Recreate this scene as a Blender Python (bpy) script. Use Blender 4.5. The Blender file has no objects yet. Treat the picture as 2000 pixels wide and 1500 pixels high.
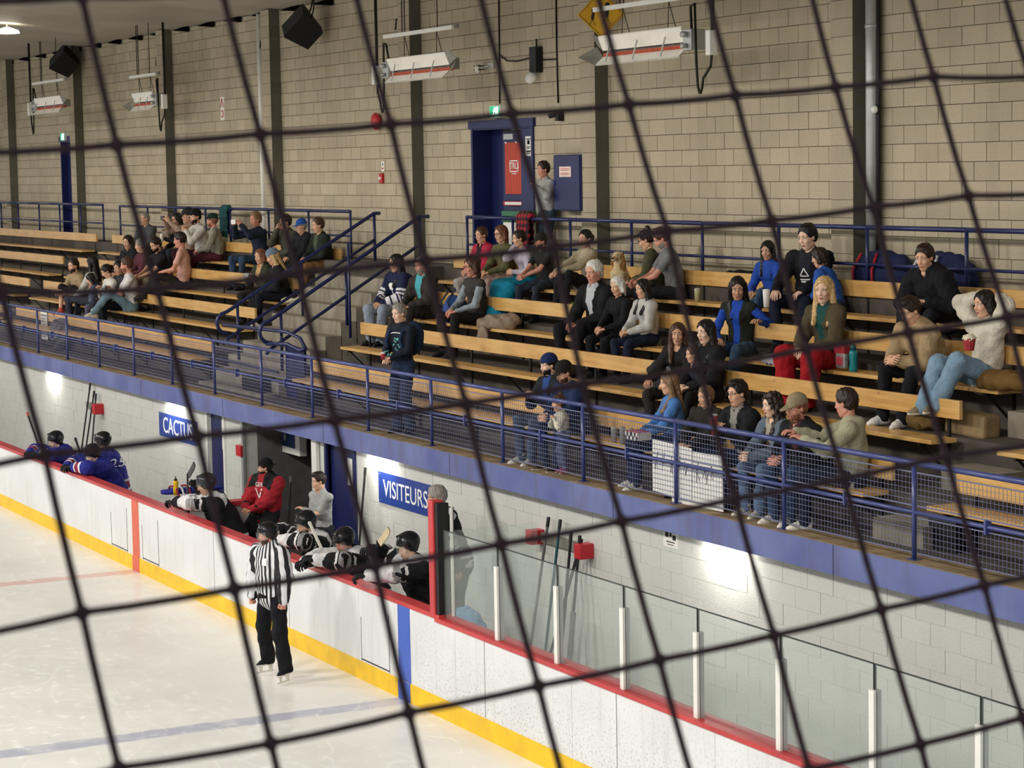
import bpy, math, random
import numpy as np
from mathutils import Matrix, Vector
SC = bpy.context.scene
COL = SC.collection
rnd = random.Random(7)
PI = math.pi

# ---------------------------------------------------------------- camera
cam_d = bpy.data.cameras.new('camera')
cam = bpy.data.objects.new('camera', cam_d)
COL.objects.link(cam)
SC.camera = cam
cam_d.sensor_fit = 'HORIZONTAL'
cam_d.sensor_width = 36.0
cam_d.lens = 80.1702
cam_d.clip_start = 0.05
cam_d.clip_end = 300
cam.matrix_world = Matrix(((0.455763, -0.076348, 0.886821, 21.59441), (0.88992, 0.059155, -0.452264, -9.686507), (-0.01793, 0.995325, 0.094904, 5.584559), (0.0, 0.0, 0.0, 1.0)))
cam_d.dof.use_dof = True
cam_d.dof.focus_distance = 27.0
cam_d.dof.aperture_fstop = 38.0

# ---------------------------------------------------------------- view, world, lights
SC.view_settings.view_transform = 'Standard'
SC.view_settings.look = 'None'
SC.view_settings.gamma = 1.0
SC.view_settings.use_curve_mapping = False
SC.view_settings.exposure = 0.5
w = bpy.data.worlds.new('hall_bounce')
SC.world = w
w.use_nodes = True
bg = w.node_tree.nodes['Background']
bg.inputs[0].default_value = (0.95, 0.97, 1.0, 1)
bg.inputs[1].default_value = 0.36

def area(name, loc, size, energy, color=(1, .96, .9), target=None, sy=None):
    d = bpy.data.lights.new(name, 'AREA')
    d.shape = 'RECTANGLE'
    d.size = size
    d.size_y = sy or size
    d.energy = energy
    d.color = color
    o = bpy.data.objects.new(name, d)
    COL.objects.link(o)
    o.location = loc
    if target is None:
        target = (loc[0], loc[1], loc[2] - 1)
    v = Vector(target) - Vector(loc)
    o.rotation_euler = v.to_track_quat('-Z', 'Y').to_euler()
    return o

# rows of high-bay lamps hung over the ice and along the edge of the stands
for i, x in enumerate((-34, -25, -16, -7, 2, 11)):
    area('high_bay_light', (x, -4.6, 9.9), 1.6, 1250, (1, .955, .88), (x, 2.6, 3.6))
    area('high_bay_light', (x + 4, -12.0, 10.6), 1.8, 620, (1, .965, .9), (x + 4, -8, 0))
# wall-wash lamps under the concrete balcony
for x in (-20.0, -13.0, -4.9, 3.3):
    area('soffit_light', (x, 1.82, 1.955), 0.75, 8.0, (1, .98, .92), (x, 1.95, 1.1), 0.04)

# ---------------------------------------------------------------- helpers
def lin(c):
    if isinstance(c, str):
        c = tuple(int(c[i:i + 2], 16) for i in (0, 2, 4))
    return tuple(((v / 255) / 12.92 if v / 255 <= .04045 else ((v / 255 + .055) / 1.055) ** 2.4) for v in c) + (1,)

MATS = {}
def mat(key, color='808080', rough=.7, metal=0, var=.12, scale=6, bump=0, bscale=40, spec=.4, emit=None, estr=1, trans=0, alpha=1):
    k = (key, color, rough, metal)
    if k in MATS:
        return MATS[k]
    m = bpy.data.materials.new(key)
    MATS[k] = m
    m.use_nodes = True
    nt = m.node_tree
    b = nt.nodes['Principled BSDF']
    c = lin(color)
    b.inputs['Roughness'].default_value = rough
    b.inputs['Metallic'].default_value = metal
    b.inputs['Specular IOR Level'].default_value = spec
    b.inputs['Base Color'].default_value = c
    if trans:
        b.inputs['Transmission Weight'].default_value = trans
    if alpha < 1:
        b.inputs['Alpha'].default_value = alpha
    if emit:
        b.inputs['Emission Color'].default_value = lin(emit)
        b.inputs['Emission Strength'].default_value = estr
    tc = nt.nodes.new('ShaderNodeTexCoord')
    if var:
        n = nt.nodes.new('ShaderNodeTexNoise')
        n.inputs['Scale'].default_value = scale
        n.inputs['Detail'].default_value = 5
        nt.links.new(tc.outputs['Object'], n.inputs['Vector'])
        r = nt.nodes.new('ShaderNodeValToRGB')
        r.color_ramp.elements[0].position = .3
        r.color_ramp.elements[1].position = .7
        r.color_ramp.elements[0].color = tuple(v * (1 - var) for v in c[:3]) + (1,)
        r.color_ramp.elements[1].color = tuple(min(1, v * (1 + var)) for v in c[:3]) + (1,)
        nt.links.new(n.outputs[0], r.inputs[0])
        nt.links.new(r.outputs[0], b.inputs['Base Color'])
    if bump:
        n2 = nt.nodes.new('ShaderNodeTexNoise')
        n2.inputs['Scale'].default_value = bscale
        n2.inputs['Detail'].default_value = 4
        nt.links.new(tc.outputs['Object'], n2.inputs['Vector'])
        bp = nt.nodes.new('ShaderNodeBump')
        bp.inputs['Strength'].default_value = bump
        bp.inputs['Distance'].default_value = .02
        nt.links.new(n2.outputs[0], bp.inputs['Height'])
        nt.links.new(bp.outputs[0], b.inputs['Normal'])
    return m

class N:
    """small node helper"""
    def __init__(s, m):
        s.nt = m.node_tree
        s.b = s.nt.nodes['Principled BSDF']
    def new(s, t, **kw):
        n = s.nt.nodes.new('ShaderNode' + t)
        for k, v in kw.items():
            setattr(n, k, v)
        return n
    def link(s, a, b):
        s.nt.links.new(a, b)
    def math(s, op, a, b=None, c=None):
        n = s.new('Math', operation=op)
        for i, v in enumerate((a, b, c)):
            if v is None:
                continue
            if isinstance(v, (int, float)):
                n.inputs[i].default_value = v
            else:
                s.link(v, n.inputs[i])
        return n.outputs[0]
    def mix(s, f, a, b):
        n = s.new('Mix', data_type='RGBA')
        for i, v in ((0, f), (6, a), (7, b)):
            if isinstance(v, (int, float)):
                n.inputs[i].default_value = v
            elif isinstance(v, tuple):
                n.inputs[i].default_value = v
            else:
                s.link(v, n.inputs[i])
        return n.outputs[2]
    def noise(s, vec, scale, detail=4, out=0):
        n = s.new('TexNoise')
        n.inputs['Scale'].default_value = scale
        n.inputs['Detail'].default_value = detail
        if vec is not None:
            s.link(vec, n.inputs['Vector'])
        return n.outputs[out]
    def ramp(s, v, stops):
        r = s.new('ValToRGB')
        e = r.color_ramp.elements
        while len(e) < len(stops):
            e.new(.5)
        for i, (p, c) in enumerate(stops):
            e[i].position = p
            e[i].color = c if isinstance(c, tuple) else (c, c, c, 1)
        s.link(v, r.inputs[0])
        return r.outputs[0]

def link(o, parent=None):
    COL.objects.link(o)
    if parent is not None:
        o.parent = parent
    return o

def tag(o, label=None, cat=None, group=None, kind=None):
    if label: o['label'] = label
    if cat: o['category'] = cat
    if group: o['group'] = group
    if kind: o['kind'] = kind
    return o

def empty(name, loc=(0, 0, 0), rz=0, label=None, cat=None, group=None):
    o = bpy.data.objects.new(name, None)
    o.empty_display_size = .1
    o.location = loc
    o.rotation_euler = (0, 0, rz)
    link(o)
    return tag(o, label, cat, group)

class MB:
    def __init__(s):
        s.v = []; s.f = []; s.m = []
    def quad(s, a, b, c, d, mi=0):
        n = len(s.v)
        s.v += [tuple(a), tuple(b), tuple(c), tuple(d)]
        s.f.append((n, n + 1, n + 2, n + 3)); s.m.append(mi)
        return s
    def box(s, x0, x1, y0, y1, z0, z1, mi=0, M=None):
        n = len(s.v)
        P = [(x, y, z) for x in (x0, x1) for y in (y0, y1) for z in (z0, z1)]
        if M is not None:
            P = [tuple(M @ Vector(p)) for p in P]
        s.v += P
        for q in ((0, 1, 3, 2), (4, 6, 7, 5), (0, 4, 5, 1), (2, 3, 7, 6), (0, 2, 6, 4), (1, 5, 7, 3)):
            s.f.append(tuple(n + i for i in q)); s.m.append(mi)
        return s
    def bar(s, a, b, w, h=None, mi=0):
        """square bar between two points"""
        a = Vector(a); b = Vector(b); h = h or w
        d = (b - a).normalized()
        up = Vector((0, 0, 1)) if abs(d.z) < .95 else Vector((0, 1, 0))
        l = up.cross(d).normalized() * (w / 2)
        u = d.cross(l).normalized() * (h / 2)
        n = len(s.v)
        s.v += [tuple(p + i * l + j * u) for p in (a, b) for i, j in ((-1, -1), (1, -1), (1, 1), (-1, 1))]
        for q in ((0, 3, 2, 1), (4, 5, 6, 7), (0, 1, 5, 4), (1, 2, 6, 5), (2, 3, 7, 6), (3, 0, 4, 7)):
            s.f.append(tuple(n + i for i in q)); s.m.append(mi)
        return s
    def tube(s, pts, r, k=8, mi=0, caps=True, rs=None):
        pts = [Vector(p) for p in pts]
        n0 = len(s.v)
        prev = None
        for i, p in enumerate(pts):
            if i == 0: d = pts[1] - p
            elif i == len(pts) - 1: d = p - pts[i - 1]
            else: d = (pts[i + 1] - p).normalized() + (p - pts[i - 1]).normalized()
            d.normalize()
            if prev is None:
                up = Vector((0, 0, 1)) if abs(d.z) < .9 else Vector((1, 0, 0))
                l = up.cross(d).normalized()
            else:
                l = (prev - d * prev.dot(d)).normalized()
            prev = l
            u = d.cross(l)
            rr = rs[i] if rs else r
            for j in range(k):
                a = 2 * PI * j / k
                s.v.append(tuple(p + (l * math.cos(a) + u * math.sin(a)) * rr))
        for i in range(len(pts) - 1):
            for j in range(k):
                a = n0 + i * k + j; b = n0 + i * k + (j + 1) % k
                s.f.append((a, b, b + k, a + k)); s.m.append(mi)
        if caps:
            s.f.append(tuple(n0 + j for j in reversed(range(k)))); s.m.append(mi)
            e = n0 + (len(pts) - 1) * k
            s.f.append(tuple(e + j for j in range(k))); s.m.append(mi)
        return s
    def lathe(s, prof, k=16, mi=0, M=None):
        """prof: list of (r, z)"""
        n0 = len(s.v)
        for r, z in prof:
            for j in range(k):
                a = 2 * PI * j / k
                p = Vector((r * math.cos(a), r * math.sin(a), z))
                s.v.append(tuple(M @ p if M is not None else p))
        for i in range(len(prof) - 1):
            for j in range(k):
                a = n0 + i * k + j; b = n0 + i * k + (j + 1) % k
                s.f.append((a, b, b + k, a + k)); s.m.append(mi)
        s.f.append(tuple(n0 + j for j in reversed(range(k)))); s.m.append(mi)
        e = n0 + (len(prof) - 1) * k
        s.f.append(tuple(e + j for j in range(k))); s.m.append(mi)
        return s
    def mesh(s, name, mats, smooth=False):
        me = bpy.data.meshes.new(name)
        me.from_pydata(s.v, [], s.f)
        for m in (mats if isinstance(mats, (list, tuple)) else [mats]):
            me.materials.append(m)
        me.polygons.foreach_set('material_index', s.m)
        if smooth:
            me.polygons.foreach_set('use_smooth', [True] * len(s.f))
        me.update()
        return me
    def build(s, name, mats, parent=None, smooth=False, loc=None):
        o = bpy.data.objects.new(name, s.mesh(name, mats, smooth))
        if loc is not None: o.location = loc
        return link(o, parent)

def bevel(o, w=.004, seg=2):
    b = o.modifiers.new('bevel', 'BEVEL')
    b.width = w; b.segments = seg; b.limit_method = 'ANGLE'
    return o

def text(name, s, size, m, loc, rot, parent=None, ext=.002, align='CENTER', sx=1.0):
    cu = bpy.data.curves.new(name, 'FONT')
    cu.body = s
    cu.size = size
    cu.extrude = ext
    cu.align_x = align
    cu.align_y = 'CENTER'
    t = bpy.data.objects.new(name, cu)
    me = bpy.data.meshes.new_from_object(t)
    bpy.data.curves.remove(cu)
    me.materials.clear()
    me.materials.append(m)
    o = bpy.data.objects.new(name, me)
    link(o, parent)
    o.location = loc
    o.rotation_euler = rot
    o.scale = (sx, 1, 1)
    return o
FACE = (PI / 2, 0, 0)     # lettering on a wall that looks towards the rink (-y)

# ---------------------------------------------------------------- materials
def block_mat(name, base, dark, bw, bh, offx, offz, var=.16, rough=.9, stain=.35, joint=None):
    m = bpy.data.materials.new(name); m.use_nodes = True
    n = N(m)
    g = n.new('NewGeometry')
    sp = n.new('SeparateXYZ'); n.link(g.outputs['Position'], sp.inputs[0])
    row = n.math('FLOOR', n.math('DIVIDE', n.math('SUBTRACT', sp.outputs[2], offz), bh))
    half = n.math('MULTIPLY', n.math('MODULO', n.math('ABSOLUTE', row), 2.0), bw / 2)
    cx = n.math('FLOOR', n.math('DIVIDE', n.math('SUBTRACT', n.math('SUBTRACT', sp.outputs[0], offx), half), bw))
    cb = n.new('CombineXYZ'); n.link(cx, cb.inputs[0]); n.link(row, cb.inputs[1])
    wn = n.new('TexWhiteNoise', noise_dimensions='3D'); n.link(cb.outputs[0], wn.inputs['Vector'])
    big = n.noise(g.outputs['Position'], .45, 6)
    streak_v = n.new('Mapping'); streak_v.inputs['Scale'].default_value = (2.2, 2.2, .35)
    n.link(g.outputs['Position'], streak_v.inputs[0])
    st = n.noise(streak_v.outputs[0], 1.0, 5)
    fine = n.noise(g.outputs['Position'], 38, 6)
    c1 = n.mix(n.math('MULTIPLY', wn.outputs[0], 1.0), lin(base), tuple(v * (1 - var) for v in lin(base)[:3]) + (1,))
    f = n.math('MULTIPLY', n.ramp(big, [(.42, 0.0), (.68, 1.0)]), stain)
    c2 = n.mix(f, c1, lin(dark))
    f2 = n.math('MULTIPLY', n.ramp(st, [(.5, 0.0), (.75, 1.0)]), stain)
    c3 = n.mix(f2, c2, lin(dark))
    c4 = n.mix(n.math('MULTIPLY', n.ramp(fine, [(.35, 0.0), (.7, 1.0)]), .22), c3, lin(dark))
    n.link(c4, n.b.inputs['Base Color'])
    n.b.inputs['Roughness'].default_value = rough
    n.b.inputs['Specular IOR Level'].default_value = .3
    bp = n.new('Bump'); bp.inputs['Strength'].default_value = .35; bp.inputs['Distance'].default_value = .01
    n.link(fine, bp.inputs['Height']); n.link(bp.outputs[0], n.b.inputs['Normal'])
    return m
XB0, ZB0 = 1.846 - 40.2, 7.1505 - 6.0      # joint grid of the back wall
M_BLOCK = block_mat('concrete_block', 'c3b69d', '958872', .4, .2, XB0, ZB0)
M_MORTAR = mat('mortar', '6c6456', .95)
M_WBLOCK = block_mat('painted_block', 'd3d3cc', 'b4b3a8', .4, .2, 2.81 - 40.2, 1.718 - 2.0, var=.05, rough=.5, stain=.22)
M_WMORTAR = mat('painted_mortar', 'c8c8c0', .6)
M_CONC = mat('bare_concrete', '554d45', .85, var=.3, scale=1.3, bump=.3, bscale=12)
M_CONCD = mat('worn_dark_concrete', '4a433c', .85, var=.35, scale=1.1, bump=.3, bscale=12)
M_STEP = mat('step_concrete', '8d8475', .85, var=.25, scale=3, bump=.4, bscale=14)
M_BLUE = mat('blue_enamel', '2b3a78', .38, var=.08, scale=3)
M_RAIL = mat('rail_enamel', '3d477f', .3, var=.1, scale=4, spec=.6)
M_RAILD = mat('navy_rail_enamel', '1f2858', .35, var=.1, scale=4, spec=.5)
M_DBLUE = mat('deep_blue_paint', '141d50', .45, var=.12, scale=2)
M_STEEL = mat('dark_steel', '2a2724', .5, metal=.6, var=.2)
M_GALV = mat('galvanised_steel', 'b5b7b4', .4, metal=.5, var=.1)
M_WHITE = mat('white_enamel', 'e6e4dc', .4, var=.05)
M_BLACK = mat('black_plastic', '17171a', .5, var=.15)
M_RED = mat('red_paint', 'b7242c', .45, var=.12, scale=3)
M_REDC = mat('red_cap', 'c03a3c', .4, var=.18, scale=2.5)
M_PAPER = mat('paper', 'e9e6de', .8, var=.03)
M_INK = mat('ink', '23242c', .8, var=0)
M_LETTER = mat('white_lettering', 'f0f0ee', .6, var=0)
M_RINK = mat('orange_paint', 'd9673f', .5)

def fascia_mat():
    m = bpy.data.materials.new('blue_painted_concrete'); m.use_nodes = True
    n = N(m); g = n.new('NewGeometry')
    a = n.noise(g.outputs['Position'], 1.4, 6)
    mp = n.new('Mapping'); mp.inputs['Scale'].default_value = (6, 6, 1.2); n.link(g.outputs['Position'], mp.inputs[0])
    b = n.noise(mp.outputs[0], 1.0, 6)
    c = n.mix(n.ramp(a, [(.3, 0.0), (.7, 1.0)]), lin('565f98'), lin('707aab'))
    c = n.mix(n.math('MULTIPLY', n.ramp(b, [(.5, 0.0), (.72, 1.0)]), .55), c, lin('605c74'))
    n.link(c, n.b.inputs['Base Color']); n.b.inputs['Roughness'].default_value = .7
    return m
M_FASCIA = fascia_mat()

def wood_mat(name, base, dark):
    m = bpy.data.materials.new(name); m.use_nodes = True
    n = N(m); g = n.new('NewGeometry')
    mp = n.new('Mapping'); mp.inputs['Scale'].default_value = (1.3, 9, 16); n.link(g.outputs['Position'], mp.inputs[0])
    a = n.noise(mp.outputs[0], 1.6, 6)
    w_ = n.new('TexWave', wave_type='BANDS', bands_direction='Z')
    w_.inputs['Scale'].default_value = .8; w_.inputs['Distortion'].default_value = 5
    w_.inputs['Detail'].default_value = 3
    n.link(mp.outputs[0], w_.inputs['Vector'])
    k = n.noise(g.outputs['Position'], 1.6, 4)
    sp = n.new('SeparateXYZ'); n.link(g.outputs['Position'], sp.inputs[0])
    kn = n.new('TexVoronoi'); kn.inputs['Scale'].default_value = 3.2
    mk = n.new('Mapping'); mk.inputs['Scale'].default_value = (1, 1.4, 1.6); n.link(g.outputs['Position'], mk.inputs[0])
    n.link(mk.outputs[0], kn.inputs['Vector'])
    c = n.mix(n.ramp(a, [(.3, 0.0), (.75, 1.0)]), lin(base), lin(dark))
    c = n.mix(n.math('MULTIPLY', w_.outputs[0], .3), c, lin(dark))
    c = n.mix(n.math('MULTIPLY', n.ramp(kn.outputs[0], [(.02, 1.0), (.1, 0.0)]), .7), c, lin('7d4a20'))
    c = n.mix(n.math('MULTIPLY', n.ramp(k, [(.35, 0.0), (.7, 1.0)]), .35), c, lin('f0cd8e'))
    n.link(c, n.b.inputs['Base Color'])
    n.b.inputs['Roughness'].default_value = .32
    n.b.inputs['Specular IOR Level'].default_value = .5
    return m
M_WOOD = wood_mat('varnished_pine', 'e0b26a', 'bb8a45')

def ice_mat():
    m = bpy.data.materials.new('ice'); m.use_nodes = True
    n = N(m); g = n.new('NewGeometry')
    P = g.outputs['Position']
    sp = n.new('SeparateXYZ'); n.link(P, sp.inputs[0])
    wob = n.math('MULTIPLY', n.math('SUBTRACT', n.noise(P, 3.0, 3), .5), .10)
    def band(cx, hw):
        d = n.math('ABSOLUTE', n.math('SUBTRACT', n.math('ADD', sp.outputs[0], wob), cx))
        return n.ramp(n.math('DIVIDE', d, hw * 2), [(.42, 1.0), (.58, 0.0)])
    c = n.mix(n.ramp(n.noise(P, .8, 5), [(.35, 0.0), (.7, 1.0)]), lin('ebe9e2'), lin('dddcd6'))
    patch = n.ramp(n.noise(P, 1.7, 7), [(.5, 0.0), (.62, 1.0)])
    bl = n.math('MULTIPLY', band(0, .155), n.math('SUBTRACT', .75, n.math('MULTIPLY', patch, .35)))
    c = n.mix(bl, c, lin('a3a5be'))
    rl = n.math('MULTIPLY', band(-9.14, .16), n.math('SUBTRACT', .6, n.math('MULTIPLY', patch, .35)))
    c = n.mix(rl, c, lin('d99a90'))
    # skate cuts: several families of thin curved lines
    acc = None
    for i, (sc, rot, sx, th) in enumerate(((1.0, .5, .9, .0035), (1.6, 1.4, 1.1, .004), (.7, 2.3, 1.0, .003), (2.3, .1, .7, .005), (.5, 1.0, 1.3, .0025))):
        mp = n.new('Mapping'); mp.inputs['Rotation'].default_value = (0, 0, rot)
        mp.inputs['Scale'].default_value = (.32 * sc, .9 * sc * sx, 1); mp.inputs['Location'].default_value = (i * 3.7, i * 1.3, 0)
        n.link(P, mp.inputs[0])
        nz = n.noise(mp.outputs[0], .9, 1.2)
        d = n.math('ABSOLUTE', n.math('SUBTRACT', nz, .5))
        l = n.ramp(d, [(th * .4, 1.0), (th * 1.6, 0.0)])
        mask = n.ramp(n.noise(P, .9 + i * .3, 3), [(.48, 0.0), (.6, 1.0)])
        l = n.math('MULTIPLY', l, mask)
        acc = l if acc is None else n.math('MAXIMUM', acc, l)
    c = n.mix(n.math('MULTIPLY', acc, .5), c, lin('fbfbf8'))
    snow = n.ramp(n.noise(P, 7, 8), [(.56, 0.0), (.72, 1.0)])
    c = n.mix(n.math('MULTIPLY', snow, .5), c, lin('f5f5f1'))
    n.link(c, n.b.inputs['Base Color'])
    n.b.inputs['Roughness'].default_value = .42
    r = n.math('ADD', n.math('MULTIPLY', snow, .35), .30)
    n.link(r, n.b.inputs['Roughness'])
    n.b.inputs['Specular IOR Level'].default_value = .28
    return m
M_ICE = ice_mat()

def board_mat():
    m = bpy.data.materials.new('dasher_board_plastic'); m.use_nodes = True
    n = N(m); g = n.new('NewGeometry'); P = g.outputs['Position']
    sp = n.new('SeparateXYZ'); n.link(P, sp.inputs[0])
    c = n.mix(n.ramp(n.noise(P, 1.2, 5), [(.3, 0.0), (.7, 1.0)]), lin('e6e7e8'), lin('dadada'))
    mp = n.new('Mapping'); mp.inputs['Scale'].default_value = (34, 3, 40); mp.inputs['Rotation'].default_value = (0, .5, 0)
    n.link(P, mp.inputs[0])
    sc = n.noise(mp.outputs[0], 1.0, 2)
    right = n.ramp(n.math('MULTIPLY', sp.outputs[0], .1), [(.02, .0), (.04, 1.0)])
    low = n.ramp(sp.outputs[2], [(.25, 1.0), (.95, .25)])
    mk = n.math('MULTIPLY', n.ramp(sc, [(.57, 0.0), (.63, 1.0)]), n.math('MULTIPLY', low, n.math('ADD', n.math('MULTIPLY', right, .7), .15)))
    c = n.mix(n.math('MULTIPLY', mk, .8), c, lin('9b9ca4'))
    mp2 = n.new('Mapping'); mp2.inputs['Scale'].default_value = (9, 1, .8); n.link(P, mp2.inputs[0])
    st = n.ramp(n.noise(mp2.outputs[0], 1.2, 5), [(.55, 0.0), (.8, 1.0)])
    c = n.mix(n.math('MULTIPLY', st, .45), c, lin('b9b6ae'))
    n.link(c, n.b.inputs['Base Color']); n.b.inputs['Roughness'].default_value = .35
    return m
M_BOARD = board_mat()
M_YEL = mat('yellow_kick_plate', 'f0c000', .4, var=.12, scale=4)
M_YELD = mat('yellow_plastic', 'e8b91c', .4, var=.05)
M_STRB = mat('blue_stripe_paint', '3f62c0', .4, var=.08)
M_STRR = mat('red_stripe_paint', 'd8654a', .45, var=.12, scale=8)
M_CEIL = mat('ceiling_membrane', 'a9a498', .6, var=.16, scale=.6, bump=.5, bscale=1.2)

def glass_mat():
    m = bpy.data.materials.new('rink_glass'); m.use_nodes = True
    nt = m.node_tree; nt.nodes.remove(nt.nodes['Principled BSDF'])
    out = nt.nodes['Material Output']
    tr = nt.nodes.new('ShaderNodeBsdfTransparent'); tr.inputs[0].default_value = (.955, .975, .965, 1)
    gl = nt.nodes.new('ShaderNodeBsdfGlossy'); gl.inputs['Roughness'].default_value = .04
    df = nt.nodes.new('ShaderNodeBsdfDiffuse'); df.inputs[0].default_value = (.75, .8, .78, 1)
    m1 = nt.nodes.new('ShaderNodeMixShader'); m2 = nt.nodes.new('ShaderNodeMixShader')
    m2.inputs[0].default_value = .06
    m1.inputs[0].default_value = .035
    nt.links.new(tr.outputs[0], m1.inputs[1]); nt.links.new(gl.outputs[0], m1.inputs[2])
    nt.links.new(m1.outputs[0], m2.inputs[1]); nt.links.new(df.outputs[0], m2.inputs[2]); nt.links.new(m2.outputs[0], out.inputs[0])
    return m
M_GLASS = glass_mat()
M_GEDGE = mat('glass_edge', '26302c', .3, var=.1)
def visor_mat():
    m = bpy.data.materials.new('clear_visor'); m.use_nodes = True
    nt = m.node_tree; nt.nodes.remove(nt.nodes['Principled BSDF'])
    out = nt.nodes['Material Output']
    tr = nt.nodes.new('ShaderNodeBsdfTransparent'); tr.inputs[0].default_value = (.9, .9, .9, 1)
    gl = nt.nodes.new('ShaderNodeBsdfGlossy'); gl.inputs['Roughness'].default_value = .08
    m1 = nt.nodes.new('ShaderNodeMixShader'); m1.inputs[0].default_value = .14
    nt.links.new(tr.outputs[0], m1.inputs[1]); nt.links.new(gl.outputs[0], m1.inputs[2]); nt.links.new(m1.outputs[0], out.inputs[0])
    return m
M_VISOR = visor_mat()

# ---------------------------------------------------------------- setting
YW = 1.95          # lower (bench) wall
YF = 1.78          # face of the balcony edge
YR = 1.88          # front railing
YB = 5.40          # back wall
XL, XR = -50.0, 12.0
SEATZ = {1: 2.62, 2: 3.04, 3: 3.45, 4: 3.94}
BACKY = {1: 2.62, 2: 3.38, 3: 4.14, 4: 4.90}
FLOORZ = {1: 2.225, 2: 2.61, 3: 3.03, 4: 3.50, 5: 4.12}

def struct(o):
    o['kind'] = 'structure'
    return o

# ice
o = struct(MB().box(XL, XR, -24, .02, -.1, 0).build('floor', M_ICE))

def block_wall(name, y, x0, x1, z0, z1, bx, bz, bw, bh, mats, holes, near, depth=.012, gap=.009, dir=-1):
    """backing wall + single blocks (children) near the camera + the rest joined"""
    back = MB()
    # backing as column strips so that the door holes stay open
    xs = sorted(set([x0, x1] + [h[i] for h in holes for i in (0, 1)]))
    for a, b in zip(xs, xs[1:]):
        hz = [h for h in holes if h[0] <= a + 1e-6 and h[1] >= b - 1e-6]
        za = max([h[3] for h in hz], default=z0)
        if za < z1:
            back.box(a, b, y + depth, y + .2, za, z1)
    wl = struct(back.build(name, mats[1]))
    rest = MB(); meshes = {}; n = 0
    r0 = int(math.floor((z0 - bz) / bh)); r1 = int(math.ceil((z1 - bz) / bh))
    cells = []
    for r in range(r0, r1):
        za = max(bz + r * bh, z0); zb = min(bz + (r + 1) * bh, z1)
        if zb - za < .03: continue
        off = bw / 2 if r % 2 else 0
        k0 = int(math.floor((x0 - bx - off) / bw)) - 1
        k1 = int(math.ceil((x1 - bx - off) / bw)) + 1
        for k in range(k0, k1):
            xa = max(bx + off + k * bw, x0); xb = min(bx + off + (k + 1) * bw, x1)
            pieces = [(xa, xb)]
            for h in holes:
                if zb <= h[2] + .02 or za >= h[3] - .02: continue
                np_ = []
                for a, b in pieces:
                    if b <= h[0] or a >= h[1]: np_.append((a, b)); continue
                    if a < h[0]: np_.append((a, h[0]))
                    if b > h[1]: np_.append((h[1], b))
                pieces = np_
            for a, b in pieces:
                if b - a > .03:
                    cells.append((a, b, za, zb))
    sel = sorted([c for c in cells if near[0] <= (c[0] + c[1]) / 2 <= near[1] and near[2] <= (c[2] + c[3]) / 2 <= near[3]],
                 key=lambda c: -c[0])[:300]
    ss = set(sel)
    for c in cells:
        a, b, za, zb = c
        dy = rnd.uniform(0, .004)
        if c in ss:
            w2 = round((b - a - gap) / 2, 3); h2 = round((zb - za - gap) / 2, 3)
            me = meshes.get((w2, h2))
            if me is None:
                me = meshes[(w2, h2)] = MB().box(-w2, w2, 0, .03, -h2, h2).mesh('block', mats[0])
            b_ = bpy.data.objects.new('block', me)
            b_.location = ((a + b) / 2, y - dy, (za + zb) / 2)
            link(b_, wl)
        else:
            g = gap / 2
            rest.box(a + g, b - g, y - dy, y + .03, za + g, zb - g)
    if rest.v:
        tag(rest.build('block_courses', mats[0], wl), kind='stuff')
    return wl

DOORL = (-30.95, -30.1, 4.1, 6.35)
DOORR = (-9.1, -7.19, 4.1, 6.15)
wall_back = block_wall('wall_back', YB, XL, XR, 4.12, 8.45, XB0, ZB0, .4, .2, (M_BLOCK, M_MORTAR), [DOORL, DOORR], (-9, 3.55, 4.3, 7.9))
LH = [(-11.55, -10.72, 0, 1.96), (-9.93, -7.2, 0, 1.96), (-6.72, -5.75, 0, 1.96)]
wall_bench = block_wall('wall_bench', YW, XL, XR, .0, 1.965, 2.81 - 40.2, 1.718 - 2.0, .4, .2, (M_WBLOCK, M_WMORTAR), LH, (-9, 7.9, 0, 2), depth=.003, gap=.005)

# pilasters of the back wall: block-wide ribs, each one a column of blocks
def pilaster(xr, wd=.42, dp=.2, z0=4.12, z1=8.45, pieces=True):
    p = struct(MB().box(xr - wd + .004, xr - .004, YB - dp + .006, YB + .01, z0, z1).build('trim_pilaster', M_MORTAR))
    z = ZB0 + math.floor((z0 - ZB0) / .2) * .2
    me = {}
    while z < z1 - .02:
        a = max(z, z0); b = min(z + .2, z1)
        h = round(b - a - .008, 3)
        if h not in me:
            me[h] = MB().box(-wd / 2, wd / 2, -dp, 0, -h / 2, h / 2).mesh('block', M_PIL)
        o = bpy.data.objects.new('block', me[h]); o.location = (xr - wd / 2, YB, (a + b) / 2)
        link(o, p)
        z += .2
    MB().box(xr, xr + .006, YB - dp - .002, YB, z0, z1).build('side_face', M_PSIDE, p)  # thin slab, makes the +x side darker than the front blocks
    return p
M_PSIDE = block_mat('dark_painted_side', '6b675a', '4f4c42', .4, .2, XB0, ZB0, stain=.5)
M_PIL = block_mat('pilaster_block', 'bbae96', '8f8270', .4, .2, XB0, ZB0, stain=.35)
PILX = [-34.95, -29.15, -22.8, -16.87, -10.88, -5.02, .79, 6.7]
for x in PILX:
    pilaster(x)

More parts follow.
